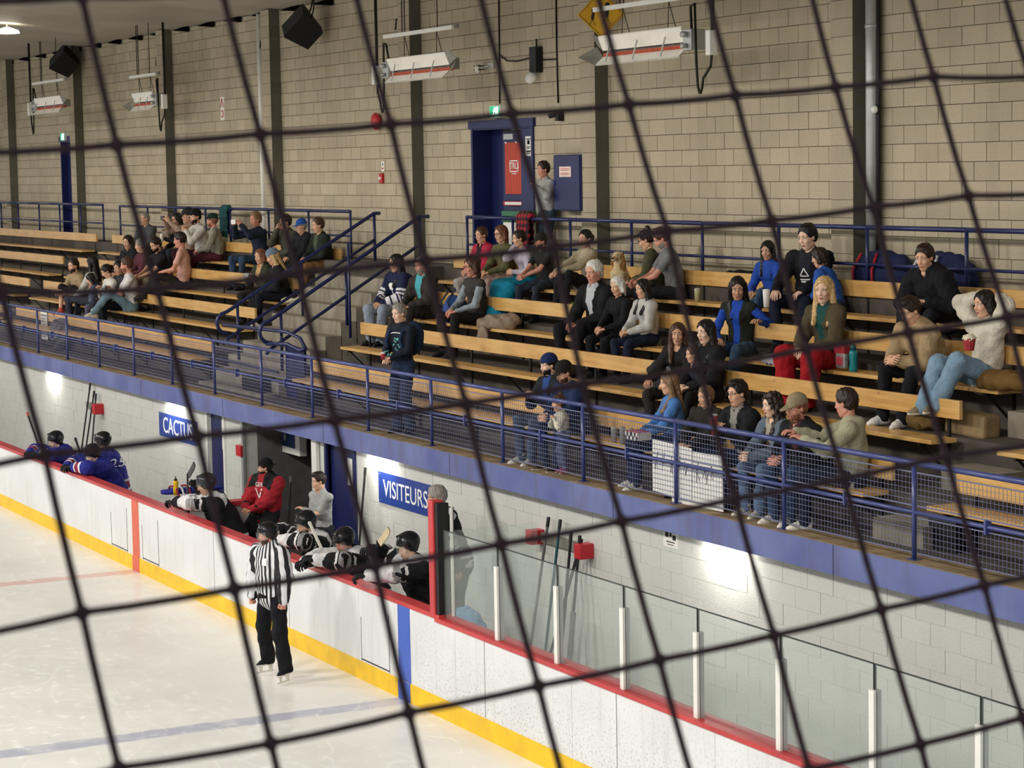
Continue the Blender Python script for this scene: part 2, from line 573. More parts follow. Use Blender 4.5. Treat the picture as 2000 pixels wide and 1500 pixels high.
# ceiling, rising gently away from the wall, with flat black patches painted for the shade in the deck gaps
def ceil():
    m = MB()
    ny = 24; nx = 104
    def z(x, y):
        t = (YB - y)
        return 8.45 + .075 * t + .035 * math.sin(x * 1.7 + y * .6) * min(1, t) + .02 * math.sin(x * 4.1 - y * 2) * min(1, t)
    for i in range(nx):
        for j in range(ny):
            xa = XL + (XR - XL) * i / nx; xb = XL + (XR - XL) * (i + 1) / nx
            ya = YB + .2 - 12 * j / ny; yb = YB + .2 - 12 * (j + 1) / ny
            m.quad((xa, ya, z(xa, ya)), (xa, yb, z(xa, yb)), (xb, yb, z(xb, yb)), (xb, ya, z(xb, ya)))
    o = struct(m.build('ceiling', M_CEIL, smooth=True))
    b = o.modifiers.new('weld', 'WELD'); b.merge_threshold = .001
    return o
ceil()
dk = struct(MB().box(XL, XR, YB - .02, YB + .2, 8.43, 8.7).build('trim_wall_head', M_MORTAR))
for i in range(32):
    x = -45.42 + 1.47 * i
    MB().quad((x - .75, YB - .03, 8.42), (x + .25, YB - .03, 8.34), (x + .25, YB - .03, 8.45), (x - .1, YB - .03, 8.46)).build('deck_gap_shade', mat('unlit_gap', '0b0907', 1, spec=0, var=0), dk)

# door to the stands: frame, deep reveal, leaf, poster
def wall_door(nm, X0, X1, z0, z1, rec, split=None):
    d = struct(MB().box(X0 - .09, X1 + .09, YB - .05, YB - .0, z1, z1 + .12).box(X0 - .04, X0 + .02, YB - .03, YB + rec, z0, z1)
               .box(X1 - .02, X1 + .04, YB - .03, YB + rec, z0, z1).box(X0, X1, YB - .02, YB + rec, z1 - .02, z1 + .02).build(nm, M_DBLUE))
    return d
door_r = wall_door('door_1', -9.1, -7.19, 4.12, 6.15, .35)
MB().box(-9.1, -8.5, YB + .28, YB + .33, 4.12, 6.15).build('side_panel', M_DBLUE, door_r)
leaf = MB().box(-8.5, -7.62, YB + .18, YB + .23, 4.12, 6.12).box(-8.46, -7.66, YB + .165, YB + .18, 4.95, 5.02).build('door_leaf', M_DBLUE, door_r)
MB().box(-8.36, -7.72, YB + .1, YB + .165, 5.02, 5.08).build('push_bar', M_RED, leaf)
MB().box(-8.3, -7.78, YB + .095, YB + .1, 5.03, 5.07).build('push_bar_label', M_PAPER, leaf)
MB().box(-8.42, -8.12, YB + .15, YB + .18, 5.98, 6.06).build('plate', M_GALV, leaf)
MB().box(-8.38, -7.98, YB + .12, YB + .18, 6.085, 6.12).build('door_closer', M_STEEL, leaf)
MB().box(-7.62, -7.19, YB + .02, YB + .07, 4.12, 6.15).build('fixed_panel', M_DBLUE, door_r)

door_l = wall_door('door_2', -30.95, -30.1, 4.12, 6.35, .25)
MB().box(-30.95, -30.1, YB + .12, YB + .17, 4.12, 6.35).build('door_leaf', M_DBLUE, door_l)

# balcony: tiers of bare concrete, edge beam, soffit
def tier(x0, x1):
    m = MB()
    m.box(x0, x1, YF + .02, 2.68, 1.965, FLOORZ[1])
    m.box(x0, x1, 2.66, 3.44, 1.965, FLOORZ[2])
    m.box(x0, x1, 3.42, 4.20, 1.965, FLOORZ[3])
    m.box(x0, x1, 4.18, 4.95, 1.965, FLOORZ[4])
    m.box(x0, x1, 4.93, YB + .35, 1.965, FLOORZ[5])
    return m
m = tier(XL, -13.0); m2 = tier(-9.25, XR)
o = struct(m.build('floor_stands_left', M_CONC)); struct(m2.build('floor_stands_right', M_CONC))
struct(MB().box(-13.0, -9.25, YF + .02, 2.68, 1.965, FLOORZ[1]).box(-13.0, -9.25, 4.55, YB + .35, 1.965, FLOORZ[5]).box(-10.02, -9.25, 2.5, 4.6, 1.965, 2.05).build('floor_stair_landing', M_CONC))
fas = struct(MB().box(XL, XR, YF, YF + .03, 1.965, 2.235).build('trim_balcony_edge', M_FASCIA))
for i in range(16):
    x = -45.8 + 3.9 * i + .35
    MB().box(x - .004, x + .004, YF - .002, YF + .001, 1.966, 2.234).build('joint', M_INK, fas)
struct(MB().box(XL, XR, YF - .004, YF + .30, 2.235, 2.243).build('trim_balcony_curb', mat('worn_curb_concrete', '8a765a', .9, var=.35, scale=5)))
# stair flight through the stands
st = struct(MB().box(-13.0, -10.02, 2.66, 4.6, 1.965, 2.20).build('floor_stair', M_CONCD))
zz = FLOORZ[5]; y = 4.60
while zz > 2.35:
    zz -= .205
    if zz < 2.26: break
    y0 = y - .255
    MB().box(-12.9, -10.05, y0, y + .01, 2.15, zz).build('step', M_STEP, st)
    y = y0
# concrete cheek blocks beside benches in the right-hand aisle
for (x0, x1, ya, yb, za, zb) in ((5.12, 5.85, 2.3, 2.68, 2.225, 2.42), (5.12, 5.85, 3.06, 3.44, 2.61, 2.82), (5.12, 5.85, 3.82, 4.2, 3.03, 3.27),
                                 (-26.6, -25.75, 2.3, 2.68, 2.225, 2.42), (-26.6, -25.75, 3.06, 3.44, 2.61, 2.82), (-26.6, -25.75, 3.82, 4.2, 3.03, 3.27)):
    struct(MB().box(x0, x1, ya, yb, za, zb).build('floor_aisle_step', M_STEP))

# ------------- lower level: corridor and doors behind the players' benches
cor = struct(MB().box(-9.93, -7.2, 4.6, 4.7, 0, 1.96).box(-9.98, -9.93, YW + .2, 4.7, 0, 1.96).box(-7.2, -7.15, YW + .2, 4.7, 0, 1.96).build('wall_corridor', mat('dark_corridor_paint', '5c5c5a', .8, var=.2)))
struct(MB().box(-9.93, -7.2, YW + .02, 4.7, -.02, .02).build('floor_corridor', M_CONCD))
struct(MB().box(XL, XR, .12, YW + .1, -.05, .15).build('floor_bench', mat('rubber_mat', '33312f', .9, var=.2)))
d3 = struct(MB().box(-11.55, -11.48, YW - .03, YW + .1, .15, 1.96).box(-10.79, -10.72, YW - .03, YW + .1, .15, 1.96).build('door_3', M_WHITE))
MB().box(-11.48, -10.79, YW + .04, YW + .08, .15, 1.96).build('door_leaf', M_DBLUE, d3)
MB().box(-10.98, -10.8, YW + .03, YW + .04, 1.4, 1.86).build('notice', M_PAPER, d3)
d4 = struct(MB().box(-6.79, -6.72, YW - .03, YW + .1, .15, 1.96).box(-5.82, -5.75, YW - .03, YW + .1, .15, 1.96).build('door_4', M_DBLUE))
MB().box(-6.72, -5.82, YW + .04, YW + .08, .15, 1.96).build('door_leaf', M_DBLUE, d4)
MB().box(-6.12, -5.9, YW + .03, YW + .04, 1.42, 1.78).build('notice', M_PAPER, d4)
struct(MB().box(-7.17, -7.0, YW - .06, YW - .01, .15, 1.96).build('trim_corridor_post', M_WHITE))
struct(MB().box(-9.98, -9.9, YW - .04, YW, .15, 1.96).build('trim_corridor_edge', M_GALV))

# ------------- dasher boards
HB = 1.012
bd = struct(MB().box(XL, XR, .012, .10, 0, HB - .01).build('wall_rink_boards', M_BOARD))
xs = [XL + 2.44 * i for i in range(30)]
xs = [x for x in xs if x < XR]
for a in xs:
    b = min(a + 2.44, XR)
    MB().box(a + .003, b - .003, 0, .014, .205, HB).build('board_panel', M_BOARD, bd)
    MB().box(a + .002, b - .002, -.012, .012, 0, .205).build('kick_plate', M_YEL, bd)
for x, m_ in ((0, M_STRB), (-9.14, M_STRR)):
    MB().box(x - .152, x + .152, -.004, .0, .20, HB).box(x - .152, x + .152, -.016, -.012, 0, .205).build('line_stripe', m_, bd)
for (a, b) in ((-10.3, -9.55), (-8.85, -8.15), (-1.15, -.4)):
    MB().box(a, b, -.003, .001, .225, .238).box(b, b + .008, -.003, .001, .21, .85).box(a, a + .006, -.003, .001, .21, .7).build('gate_gap', M_STEEL, bd)
for x in (-5.9, -3.3, 1.9, 4.5):
    MB().box(x, x + .006, -.002, .001, .21, HB).build('panel_seam', M_GEDGE, bd)
# red cap rail: wide over the benches, a shelf in front of the glass
MB().box(XL, .9, -.015, .15, HB, HB + .045).build('cap_rail', M_REDC, bd)
MB().box(.80, XR, -.02, .12, HB - .03, HB + .012).build('cap_rail', M_REDC, bd)
MB().box(.92, XR, .10, .16, HB, HB + .03).build('glass_channel', M_RED, bd)
# divider between the benches
dv = struct(MB().box(-8.06, -7.96, .15, 1.5, .15, 1.0).build('wall_bench_divider', M_WHITE))
MB().box(-8.12, -7.90, .12, 1.5, 1.0, 1.06).build('cap_rail', M_REDC, dv)

# ---------------------------------------------------------------- benches
def seam_list(x0, x1, L=3.66, ph=0):
    xs = [x0]; x = x0 + L - ph
    while x < x1 - .4:
        xs.append(x); x += L
    return xs + [x1]
def bench(row, x0, x1, label, ph=0.0):
    yb = BACKY[row]; zs = SEATZ[row]; zt = {1: 2.88, 2: 3.38, 3: 3.83, 4: 4.29}[row]
    t = empty('bench', ((x0 + x1) / 2, yb - .2, FLOORZ[row]), 0, label, 'bench', 'varnished pine benches of the stands')
    ox, oy, oz = t.location
    def put(m, nm, mt, bev=0):
        for i, v in enumerate(m.v): m.v[i] = (v[0] - ox, v[1] - oy, v[2] - oz)
        o = m.build(nm, mt, t)
        if bev: bevel(o, bev, 2)
        return o
    S = seam_list(x0, x1, ph=ph)
    for a, b in zip(S, S[1:]):
        put(MB().box(a + .002, b - .002, yb - .02, yb + .02, zt - .175, zt), 'backrest_board', M_WOOD, .004)
    S = seam_list(x0, x1, ph=ph * .6)
    for a, b in zip(S, S[1:]):
        put(MB().box(a + .002, b - .002, yb - .34, yb - .05, zs - .04, zs), 'seat_board', M_WOOD, .004)
    n = max(2, int(round((x1 - x0) / 1.75)) + 1)
    for i in range(n):
        x = x0 + .22 + (x1 - x0 - .44) * i / (n - 1)
        m = MB().bar((x, yb + .035, FLOORZ[row]), (x, yb + .035, zt - .04), .035, .022)
        m.bar((x, yb - .32, zs - .055), (x, yb + .03, zs - .055), .035, .03)
        m.bar((x, yb - .28, zs - .06), (x, yb + .03, FLOORZ[row] + .06), .03, .014)
        put(m, 'support', M_STEEL)
    return t
NAMES = {1: 'front row at the rail', 2: 'second row from the rail', 3: 'third row from the rail', 4: 'top row against the upper rail'}
for r in (1, 2, 3, 4):
    bench(r, -8.8, 5.0, 'long pine bench right of the stairs, ' + NAMES[r], ph=r * .7)
for r in (1, 2, 3, 4):
    bench(r, {1: -25.0}.get(r, -25.6), -13.1, 'pine bench left of the stairs, ' + NAMES[r], ph=r * .9)
for r in (1, 2, 3, 4):
    bench(r, -37.5, {1: -25.9}.get(r, -26.75), 'pine bench at the far left end, ' + NAMES[r], ph=r * .5)
for r in (1, 2, 3):
    bench(r, 5.92, 11.5, 'pine bench right of the right aisle, ' + NAMES[r], ph=r * .5)

# ---------------------------------------------------------------- front railing with wire mesh, bay by bay
M_WIRE = mat('mesh_wire', '6c7090', .4, var=.05)
POSTX = [-26.6, -24.65, -22.7, -20.75, -18.8, -16.84, -14.88, -12.93, -10.95, -8.97, -7.05, -5.16, -3.24, -1.34, 0.55, 2.44, 4.34, 6.28, 8.2, 10.1]
rail = empty('railing', (-8, YR, 2.243), 0, 'long blue railing with wire mesh along the front edge of the stands', 'railing')
RO = Vector((-8, YR, 2.243))
def rput(m, nm, mt, root=rail, O=RO, sm=False):
    m.v = [(v[0] - O[0], v[1] - O[1], v[2] - O[2]) for v in m.v]
    return m.build(nm, mt, root, sm)
for x in POSTX:
    rput(MB().tube([(x, YR, 2.24), (x, YR, 3.05)], .021, 8), 'post', M_RAIL, sm=True)
    rput(MB().box(x - .05, x + .05, YR - .045, YR + .045, 2.24, 2.25), 'foot_plate', M_RAIL)
for a, b in zip(POSTX, POSTX[1:]):
    rput(MB().tube([(a, YR, 3.06), (b, YR, 3.06)], .026, 8), 'top_rail', M_RAIL, sm=True)
    rput(MB().tube([(a, YR, 2.645), (b, YR, 2.645)], .021, 8), 'middle_rail', M_RAIL, sm=True)
    c = (a + b) / 2
    rput(MB().box(c - .012, c + .012, YR - .03, YR + .03, 2.585, 2.70), 'clip', M_RAIL)
    for z0, z1 in ((2.70, 2.98), (2.30, 2.60)):
        g = MB()
        n = int(round((b - a - .06) / .05))
        for i in range(n + 1):
            x = a + .03 + (b - a - .06) * i / n
            g.bar((x, YR + .012, z0), (x, YR + .012, z1), .0030)
        nz = int(round((z1 - z0) / .05))
        for j in range(nz + 1):
            z = z0 + (z1 - z0) * j / nz
            g.bar((a + .03, YR + .008, z), (b - .03, YR + .008, z), .0034 if 0 < j < nz else .010)
        rput(g, 'wire_mesh', M_WIRE)

# upper railing behind the top row
def upper_rail(xs, label, zt=4.90, name_y=4.99):
    O = Vector((xs[0], name_y, FLOORZ[5]))
    t = empty('railing', O, 0, label, 'railing')
    for x in xs:
        rput(MB().tube([(x, name_y, FLOORZ[5]), (x, name_y, zt)], .021, 8), 'post', M_RAILD, t, O, True)
    for a, b in zip(xs, xs[1:]):
        rput(MB().tube([(a, name_y, zt), (b, name_y, zt)], .027, 8), 'top_rail', M_RAILD, t, O, True)
        rput(MB().tube([(a, name_y, zt - .40), (b, name_y, zt - .40)], .018, 8), 'middle_rail', M_RAILD, t, O, True)
upper_rail([-8.54, -7.07, -5.38, -3.74, -2.03, -.37, 1.34, 3.04, 4.8, 6.5, 8.2, 10.0], 'navy railing behind the top bench right of the stairs', 4.86)
upper_rail([-25.32, -23.45, -21.7, -19.93, -18.57, -16.6, -14.71, -12.89], 'navy railing behind the top bench of the middle stands', 4.90)
upper_rail([-38.0, -36.4, -35.12, -33.52, -31.63, -29.9, -28.22, -26.53], 'navy railing behind the far left benches', 4.92)

# stair railings: two sloping handrails with curled ends
def stair_rail(x, y1, z1, y0, z0, label, side):
    O = Vector((x, 3.6, 3.4))
    t = empty('stair_railing', O, 0, label, 'railing')
    d = Vector((0, y0 - y1, z0 - z1)).normalized()
    A = Vector((x, y1, z1)); B = Vector((x, y0, z0))
    # curled end
    cen = B + Vector((0, -.02, -.17))
    curl = [B + d * .05] + [Vector((x, cen.y - .15 * math.sin(a), cen.z + .16 * math.cos(a))) for a in [PI * k / 6 for k in range(1, 7)]]
    low = [Vector((x, B.y + .02, cen.z - .16))]
    rput(MB().tube([Vector((x, YB - .32, z1)), A, B] + curl[1:] + low, .030, 8), 'handrail', M_RAILD, t, O, True)
    rput(MB().tube([A + Vector((0, .0, -.42)), B + Vector((0, .0, -.42)), B + Vector((0, -.08, -.50))], .026, 8), 'lower_rail', M_RAILD, t, O, True)
    for f in (0.0, .5, .93):
        p = A.lerp(B, f)
        fz = FLOORZ[5] if f == 0 else p.z - .86
        rput(MB().tube([(x, p.y, p.z), (x, p.y, fz)], .025, 8), 'post', M_RAILD, t, O, True)
    return t
stair_rail(-11.9, 4.98, 4.88, 2.45, 3.42, 'left sloping navy handrail of the concrete stairs', -1)
stair_rail(-10.05, 4.92, 4.85, 2.45, 3.38, 'right sloping navy handrail of the concrete stairs', 1)
# guard of the stair opening: level bars that run to the right-hand block
O = Vector((-10.5, 2.5, 2.9))
g = empty('guard_rail', O, 0, 'low level navy guard bars at the foot of the concrete stairs', 'railing')
for zz, x0 in ((3.22, -11.9), (3.04, -10.05)):
    rput(MB().tube([(x0, 2.38, zz), (-9.5, 2.5, zz + .02), (-9.2, 2.58, zz - .06), (-9.05, 2.6, 3.02)], .028, 8), 'bar', M_RAILD, g, O, True)
rput(MB().tube([(-12.2, 2.2, 2.72), (-10.6, 2.25, 2.70), (-9.4, 2.3, 2.66)], .02, 8), 'bar', M_RAILD, g, O, True)
rput(MB().tube([(-9.5, 3.5, 4.52), (-9.5, 3.5, 3.1)], .021, 8), 'post', M_RAILD, g, O, True)
rput(MB().box(-10.0, -9.27, 2.66, 2.70, 2.24, 3.0), 'panel', M_DBLUE, g, O)

# ---------------------------------------------------------------- rink glass, stanchions, red end post
pan = 2.1372
me_s = MB().box(-.03, .03, -.012, .012, 0, .72).box(-.012, .035, .02, .055, 0, .72, 1).mesh('stanchion', [M_WHITE, M_GALV])
me_g = MB().box(-.6, .6, -.006, .006, 0, .905).mesh('pane', M_GLASS)
me_t = MB().box(-.6, .6, -.0068, .0068, .899, .907).box(-.604, -.5985, -.0068, .0068, 0, .9).box(.5985, .604, -.0068, .0068, 0, .9).mesh('edge', M_GEDGE)
for k in range(-1, 7):
    x = pan + 1.2192 * k
    nth = ['first', 'second', 'third', 'fourth', 'fifth', 'sixth', 'seventh', 'eighth'][k + 1]
    t = empty('glass_panel', (x + .6096, .05, HB + .012), 0, nth + ' clear rink glass pane right of the red post', 'glass', 'rink glass panes')
    o = bpy.data.objects.new('pane', me_g); o.location = (0, 0, .008); link(o, t)
    o = bpy.data.objects.new('edge', me_t); o.location = (0, 0, .008); link(o, t)
    if k >= 0:
        s = bpy.data.objects.new('stanchion', me_s)
        s.location = (x, .028, HB + .012); link(s)
        tag(s, nth.replace('second', 'first').replace('third', 'second').replace('fourth', 'third').replace('fifth', 'fourth').replace('sixth', 'fifth').replace('seventh', 'sixth').replace('eighth', 'seventh') + ' white steel stanchion on the red board cap, counted from the red post' , 'post', 'glass stanchions')
t = empty('glass_panel', (.93, .16, HB + .012), 0, 'return glass pane behind the red post, seen almost edge on', 'glass')
MB().box(-.006, .006, .0, .95, .0, .9).build('pane', M_GLASS, t)
MB().box(-.007, .007, -.008, .0, .0, 1.14).build('edge', M_GEDGE, t)
MB().box(-.03, .01, -.03, -.012, .0, 1.13).build('strip', M_WHITE, t)
t = empty('post', (.78, .05, HB), 0, 'tall red padded post at the end of the rink glass', 'post')
bevel(MB().box(-.09, .03, -.07, .06, .0, 1.21).build('padding', M_REDC, t), .012)
bevel(MB().box(.03, .10, -.05, .08, .0, 1.19).build('frame', M_BLACK, t), .004)

# ---------------------------------------------------------------- figures: smooth-blended distance fields -> one continuous mesh
class SDF:
    def __init__(s, lo, hi, h):
        s.h = h
        s.lo = np.array(lo, float) - 2 * h
        n = np.ceil((np.array(hi, float) + 2 * h - s.lo) / h).astype(int) + 1
        s.n = n
        s.V = np.full(n, 1.0, np.float32)
        s.ax = [s.lo[i] + h * np.arange(n[i]) for i in range(3)]
    def sub(s, lo, hi):
        a = np.clip(np.floor((np.array(lo) - s.lo) / s.h).astype(int), 0, s.n - 1)
        b = np.clip(np.ceil((np.array(hi) - s.lo) / s.h).astype(int) + 1, 1, s.n)
        if np.any(b <= a): return None, None
        sl = tuple(slice(a[i], b[i]) for i in range(3))
        g = np.stack(np.meshgrid(*[s.ax[i][sl[i]] for i in range(3)], indexing='ij'), -1)
        return sl, g
    def _put(s, sl, d, k, op):
        v = s.V[sl]
        if op == 'u':
            if k > 0:
                hh = np.clip(.5 + .5 * (v - d) / k, 0, 1)
                s.V[sl] = v * (1 - hh) + d * hh - k * hh * (1 - hh)
            else:
                s.V[sl] = np.minimum(v, d)
        else:
            if k > 0:
                hh = np.clip(.5 - .5 * (v + d) / k, 0, 1)
                s.V[sl] = v * (1 - hh) - d * hh + k * hh * (1 - hh)
            else:
                s.V[sl] = np.maximum(v, -d)
    def cone(s, a, b, ra, rb, k=.03, op='u', flat=None, ratio=1.0):
        """rounded cone a->b; flat=(dir, ratio): thinner along dir"""
        a = np.array(a, float); b = np.array(b, float)
        R = max(ra, rb) + .06 + k
        sl, g = s.sub(np.minimum(a, b) - R, np.maximum(a, b) + R)
        if sl is None: return s
        ba = b - a; L2 = max(ba @ ba, 1e-9)
        q = g - a
        t = np.clip((q @ ba) / L2, 0, 1)
        r = q - t[..., None] * ba
        if flat is not None:
            f = np.array(flat, float); f /= np.linalg.norm(f)
            c = r @ f
            r = r + (c * (1 / ratio - 1))[..., None] * f
            d = (np.sqrt((r * r).sum(-1)) - (ra + (rb - ra) * t)) * (ratio ** .5)
        else:
            d = np.sqrt((r * r).sum(-1)) - (ra + (rb - ra) * t)
        s._put(sl, d.astype(np.float32), k, op)
        return s
    def ell(s, c, r, k=.03, op='u', R=None):
        c = np.array(c, float); r = np.array(r, float)
        m = r.max() + .06 + k
        sl, g = s.sub(c - m, c + m)
        if sl is None: return s
        q = g - c
        if R is not None: q = q @ np.array(R)
        k0 = np.sqrt(((q / r) ** 2).sum(-1)); k1 = np.sqrt(((q / (r * r)) ** 2).sum(-1)) + 1e-6
        s._put(sl, (k0 * (k0 - 1) / k1).astype(np.float32), k, op)
        return s
    def plane(s, p, n):
        """cut away everything on the +n side of p"""
        n = np.array(n, float); n /= np.linalg.norm(n)
        g = np.stack(np.meshgrid(*s.ax, indexing='ij'), -1)
        s.V = np.maximum(s.V, ((g - np.array(p)) @ n).astype(np.float32))
        return s
    def rough(s, amp, wl, seed=0):
        r = np.random.RandomState(seed)
        g = np.stack(np.meshgrid(*s.ax, indexing='ij'), -1)
        t = 0
        for i in range(4):
            kv = r.normal(size=3); kv /= np.linalg.norm(kv)
            t = t + np.sin(g @ (kv * 2 * PI / (wl * r.uniform(.7, 1.5))) + r.uniform(0, 6.28))
        s.V = s.V + (amp * .5 * t).astype(np.float32)
        return s
    def mesh(s):
        V = s.V; n = V.shape
        neg = V < 0
        c = [neg[i:n[0] - 1 + i, j:n[1] - 1 + j, k:n[2] - 1 + k] for i in (0, 1) for j in (0, 1) for k in (0, 1)]
        al = c[0].copy(); an = c[0].copy()
        for x in c[1:]:
            al &= x; an |= x
        mix = an & ~al
        I = np.argwhere(mix)
        if len(I) == 0: return np.zeros((0, 3)), np.zeros((0, 4), int)
        offs = np.array([(i, j, k) for i in (0, 1) for j in (0, 1) for k in (0, 1)])
        vals = np.stack([V[I[:, 0] + o[0], I[:, 1] + o[1], I[:, 2] + o[2]] for o in offs], 1)
        acc = np.zeros((len(I), 3)); cnt = np.zeros(len(I))
        for a in range(8):
            for b in range(a + 1, 8):
                if abs(offs[a] - offs[b]).sum() != 1: continue
                va = vals[:, a]; vb = vals[:, b]
                cr = (va < 0) != (vb < 0)
                t = np.where(cr, va / np.where(cr, va - vb, 1), 0)
                acc += np.where(cr[:, None], offs[a] + t[:, None] * (offs[b] - offs[a]), 0)
                cnt += cr
        P = (I + acc / cnt[:, None]) * s.h + s.lo
        idx = -np.ones(mix.shape, int); idx[mix] = np.arange(len(I))
        F = []
        for ax in range(3):
            u, w_ = [(1, 2), (2, 0), (0, 1)][ax]
            sl0 = [slice(None)] * 3; sl1 = [slice(None)] * 3
            sl0[ax] = slice(0, n[ax] - 1); sl1[ax] = slice(1, n[ax])
            A = neg[tuple(sl0)]; B = neg[tuple(sl1)]
            E = np.argwhere(A != B)
            ok = (E[:, u] > 0) & (E[:, w_] > 0) & (E[:, u] < n[u] - 1) & (E[:, w_] < n[w_] - 1)
            E = E[ok]
            if len(E) == 0: continue
            du = np.zeros(3, int); du[u] = 1; dw = np.zeros(3, int); dw[w_] = 1
            q = [E - du - dw, E - dw, E, E - du]
            qi = np.stack([idx[tuple(x.T)] for x in q], 1)
            flip = ~A[tuple(E.T)]
            qi[flip] = qi[flip][:, ::-1]
            F.append(qi)
        return P, np.concatenate(F)

def quad_mesh(name, V, F, mats, mi=None):
    me = bpy.data.meshes.new(name)
    me.vertices.add(len(V)); me.vertices.foreach_set('co', np.asarray(V, np.float32).ravel())
    me.loops.add(len(F) * 4); me.loops.foreach_set('vertex_index', np.asarray(F, np.int32).ravel())
    me.polygons.add(len(F)); me.polygons.foreach_set('loop_start', np.arange(0, len(F) * 4, 4, dtype=np.int32))
    me.polygons.foreach_set('use_smooth', np.ones(len(F), bool))
    for m in mats: me.materials.append(m)
    if mi is not None: me.polygons.foreach_set('material_index', np.asarray(mi, np.int32))
    me.update(calc_edges=True)
    return me

def vec(*a): return np.array(a, float)
def unit(v): return v / max(np.linalg.norm(v), 1e-9)
def rot_z(a):
    c, s_ = math.cos(a), math.sin(a)
    return np.array([[c, -s_, 0], [s_, c, 0], [0, 0, 1]])
def rot_y(a):
    c, s_ = math.cos(a), math.sin(a)
    return np.array([[c, 0, s_], [0, 1, 0], [-s_, 0, c]])
def rot_x(a):
    c, s_ = math.cos(a), math.sin(a)
    return np.array([[1, 0, 0], [0, c, -s_], [0, s_, c]])

# head in its own frame: x forward, y left, z up, centred; returns verts, faces, slots
HEADS = {}
def head_tpl(sex, h):
    key = (sex, h)
    if key in HEADS: return HEADS[key]
    f = sex == 'f'
    S = SDF((-.11, -.1, -.135), (.135, .1, .13), h)
    S.ell((-.012, 0, .032), (.096, .074, .086), 0)
    S.ell((.022, 0, -.045), (.066, .056 if f else .061, .076), .03)
    S.cone((.048, 0, -.098), (.052, 0, -.103), .017 if f else .021, .019, .03)
    S.cone((-.01, .045, -.07), (.04, .02, -.1), .02, .02, .02); S.cone((-.01, -.045, -.07), (.04, -.02, -.1), .02, .02, .02)
    for s_ in (1, -1):
        S.ell((.089, s_ * .031, .012), (.014, .017, .012), .012, 'd')
        S.cone((.072, s_ * .012, .030), (.064, s_ * .05, .030), .013, .012, .012)
        S.ell((.06, s_ * .04, -.028), (.022, .018, .016), .02)
        S.ell((-.004, s_ * .077, -.004), (.017, .009, .031), .006)
    S.cone((.082, 0, .014), (.099, 0, -.026), .0075, .011, .012)
    S.ell((.094, .012, -.029), (.010, .007, .007), .006); S.ell((.094, -.012, -.029), (.010, .007, .007), .006)
    V, F = S.mesh(); mi = np.zeros(len(F), int)
    parts = [(V, F, 0)]
    L = SDF((.06, -.04, -.09), (.115, .04, -.045), h * .55)
    L.cone((.083, .014, -.061), (.083, -.014, -.061), .007, .007, .004); L.cone((.081, .012, -.070), (.081, -.012, -.070), .008, .008, .003)
    a, b = L.mesh(); parts.append((a, b, 1))
    for s_ in (1, -1):
        e = SDF((.05, s_ * .031 - .02, -.01), (.105, s_ * .031 + .02, .035), h * .5)
        e.ell((.070, s_ * .031, .011), (.0135, .0145, .0095), 0)
        a, b = e.mesh(); parts.append((a, b, 2))
        e = SDF((.05, s_ * .031 - .02, -.01), (.105, s_ * .031 + .02, .035), h * .4)
        e.ell((.0775, s_ * .031, .012), (.0075, .0068, .0072), 0)
        e.cone((.079, s_ * .018, .019), (.070, s_ * .046, .018), .0028, .0028, 0)
        a, b = e.mesh(); parts.append((a, b, 3))
        e = SDF((.05, s_ * .031 - .035, .01), (.105, s_ * .031 + .035, .055), h * .5)
        e.cone((.086, s_ * .015, .035), (.071, s_ * .05, .032), .0045, .0034, 0)
        a, b = e.mesh(); parts.append((a, b, 4))
    out = join_parts(parts)
    HEADS[key] = out
    return out

def join_parts(parts):
    Vs = []; Fs = []; Ms = []; n = 0
    for V, F, m in parts:
        if len(F) == 0: continue
        Vs.append(V); Fs.append(F + n); Ms.append(np.full(len(F), m) if np.isscalar(m) else m); n += len(V)
    return np.concatenate(Vs), np.concatenate(Fs), np.concatenate(Ms)

# hand: wrist at the origin, fingers along +x, palm looks to -z, thumb on +y side
HANDS = {}
def hand_tpl(kind, h):
    key = (kind, h)
    if key in HANDS: return HANDS[key]
    S = SDF((-.03, -.075, -.11), (.2, .085, .06), h)
    S.cone((-.02, 0, 0), (.02, 0, 0), .024, .026, .01, flat=(0, 0, 1), ratio=.75)
    S.cone((.03, .016, -.002), (.085, .024, 0), .026, .02, .02, flat=(0, 0, 1), ratio=.6)
    S.cone((.03, -.014, -.002), (.082, -.022, 0), .026, .018, .02, flat=(0, 0, 1), ratio=.6)
    curl = {'relax': (.35, .5, .4), 'fist': (1.35, 1.5, .9), 'grip': (.8, .9, .6), 'flat': (.08, .1, .08)}[kind]
    for i, (y, L) in enumerate(((.031, .070), (.011, .078), (-.010, .073), (-.029, .058))):
        p = vec(.084 - .003 * abs(i - 1), y, 0)
        a = 0; r = .0098 if i < 3 else .0086
        sp = (1.5 - i) * .06
        for j, (fr, cu) in enumerate(zip((.45, .31, .24), curl)):
            a += cu
            q = p + L * fr * vec(math.cos(a) * math.cos(sp), math.cos(a) * math.sin(sp), -math.sin(a))
            S.cone(p, q, r, r * .9, .003)
            p = q; r *= .9
    t0 = vec(.022, .026, -.006); t1 = vec(.052, .052, -.018); t2 = vec(.080, .060, -.03) if kind != 'fist' else vec(.078, .036, -.046); t3 = vec(.102, .058, -.036) if kind != 'fist' else vec(.084, .014, -.05)
    S.cone(t0, t1, .015, .012, .012); S.cone(t1, t2, .0115, .0105, .003); S.cone(t2, t3, .0105, .009, .003)
    HANDS[key] = S.mesh()
    return HANDS[key]

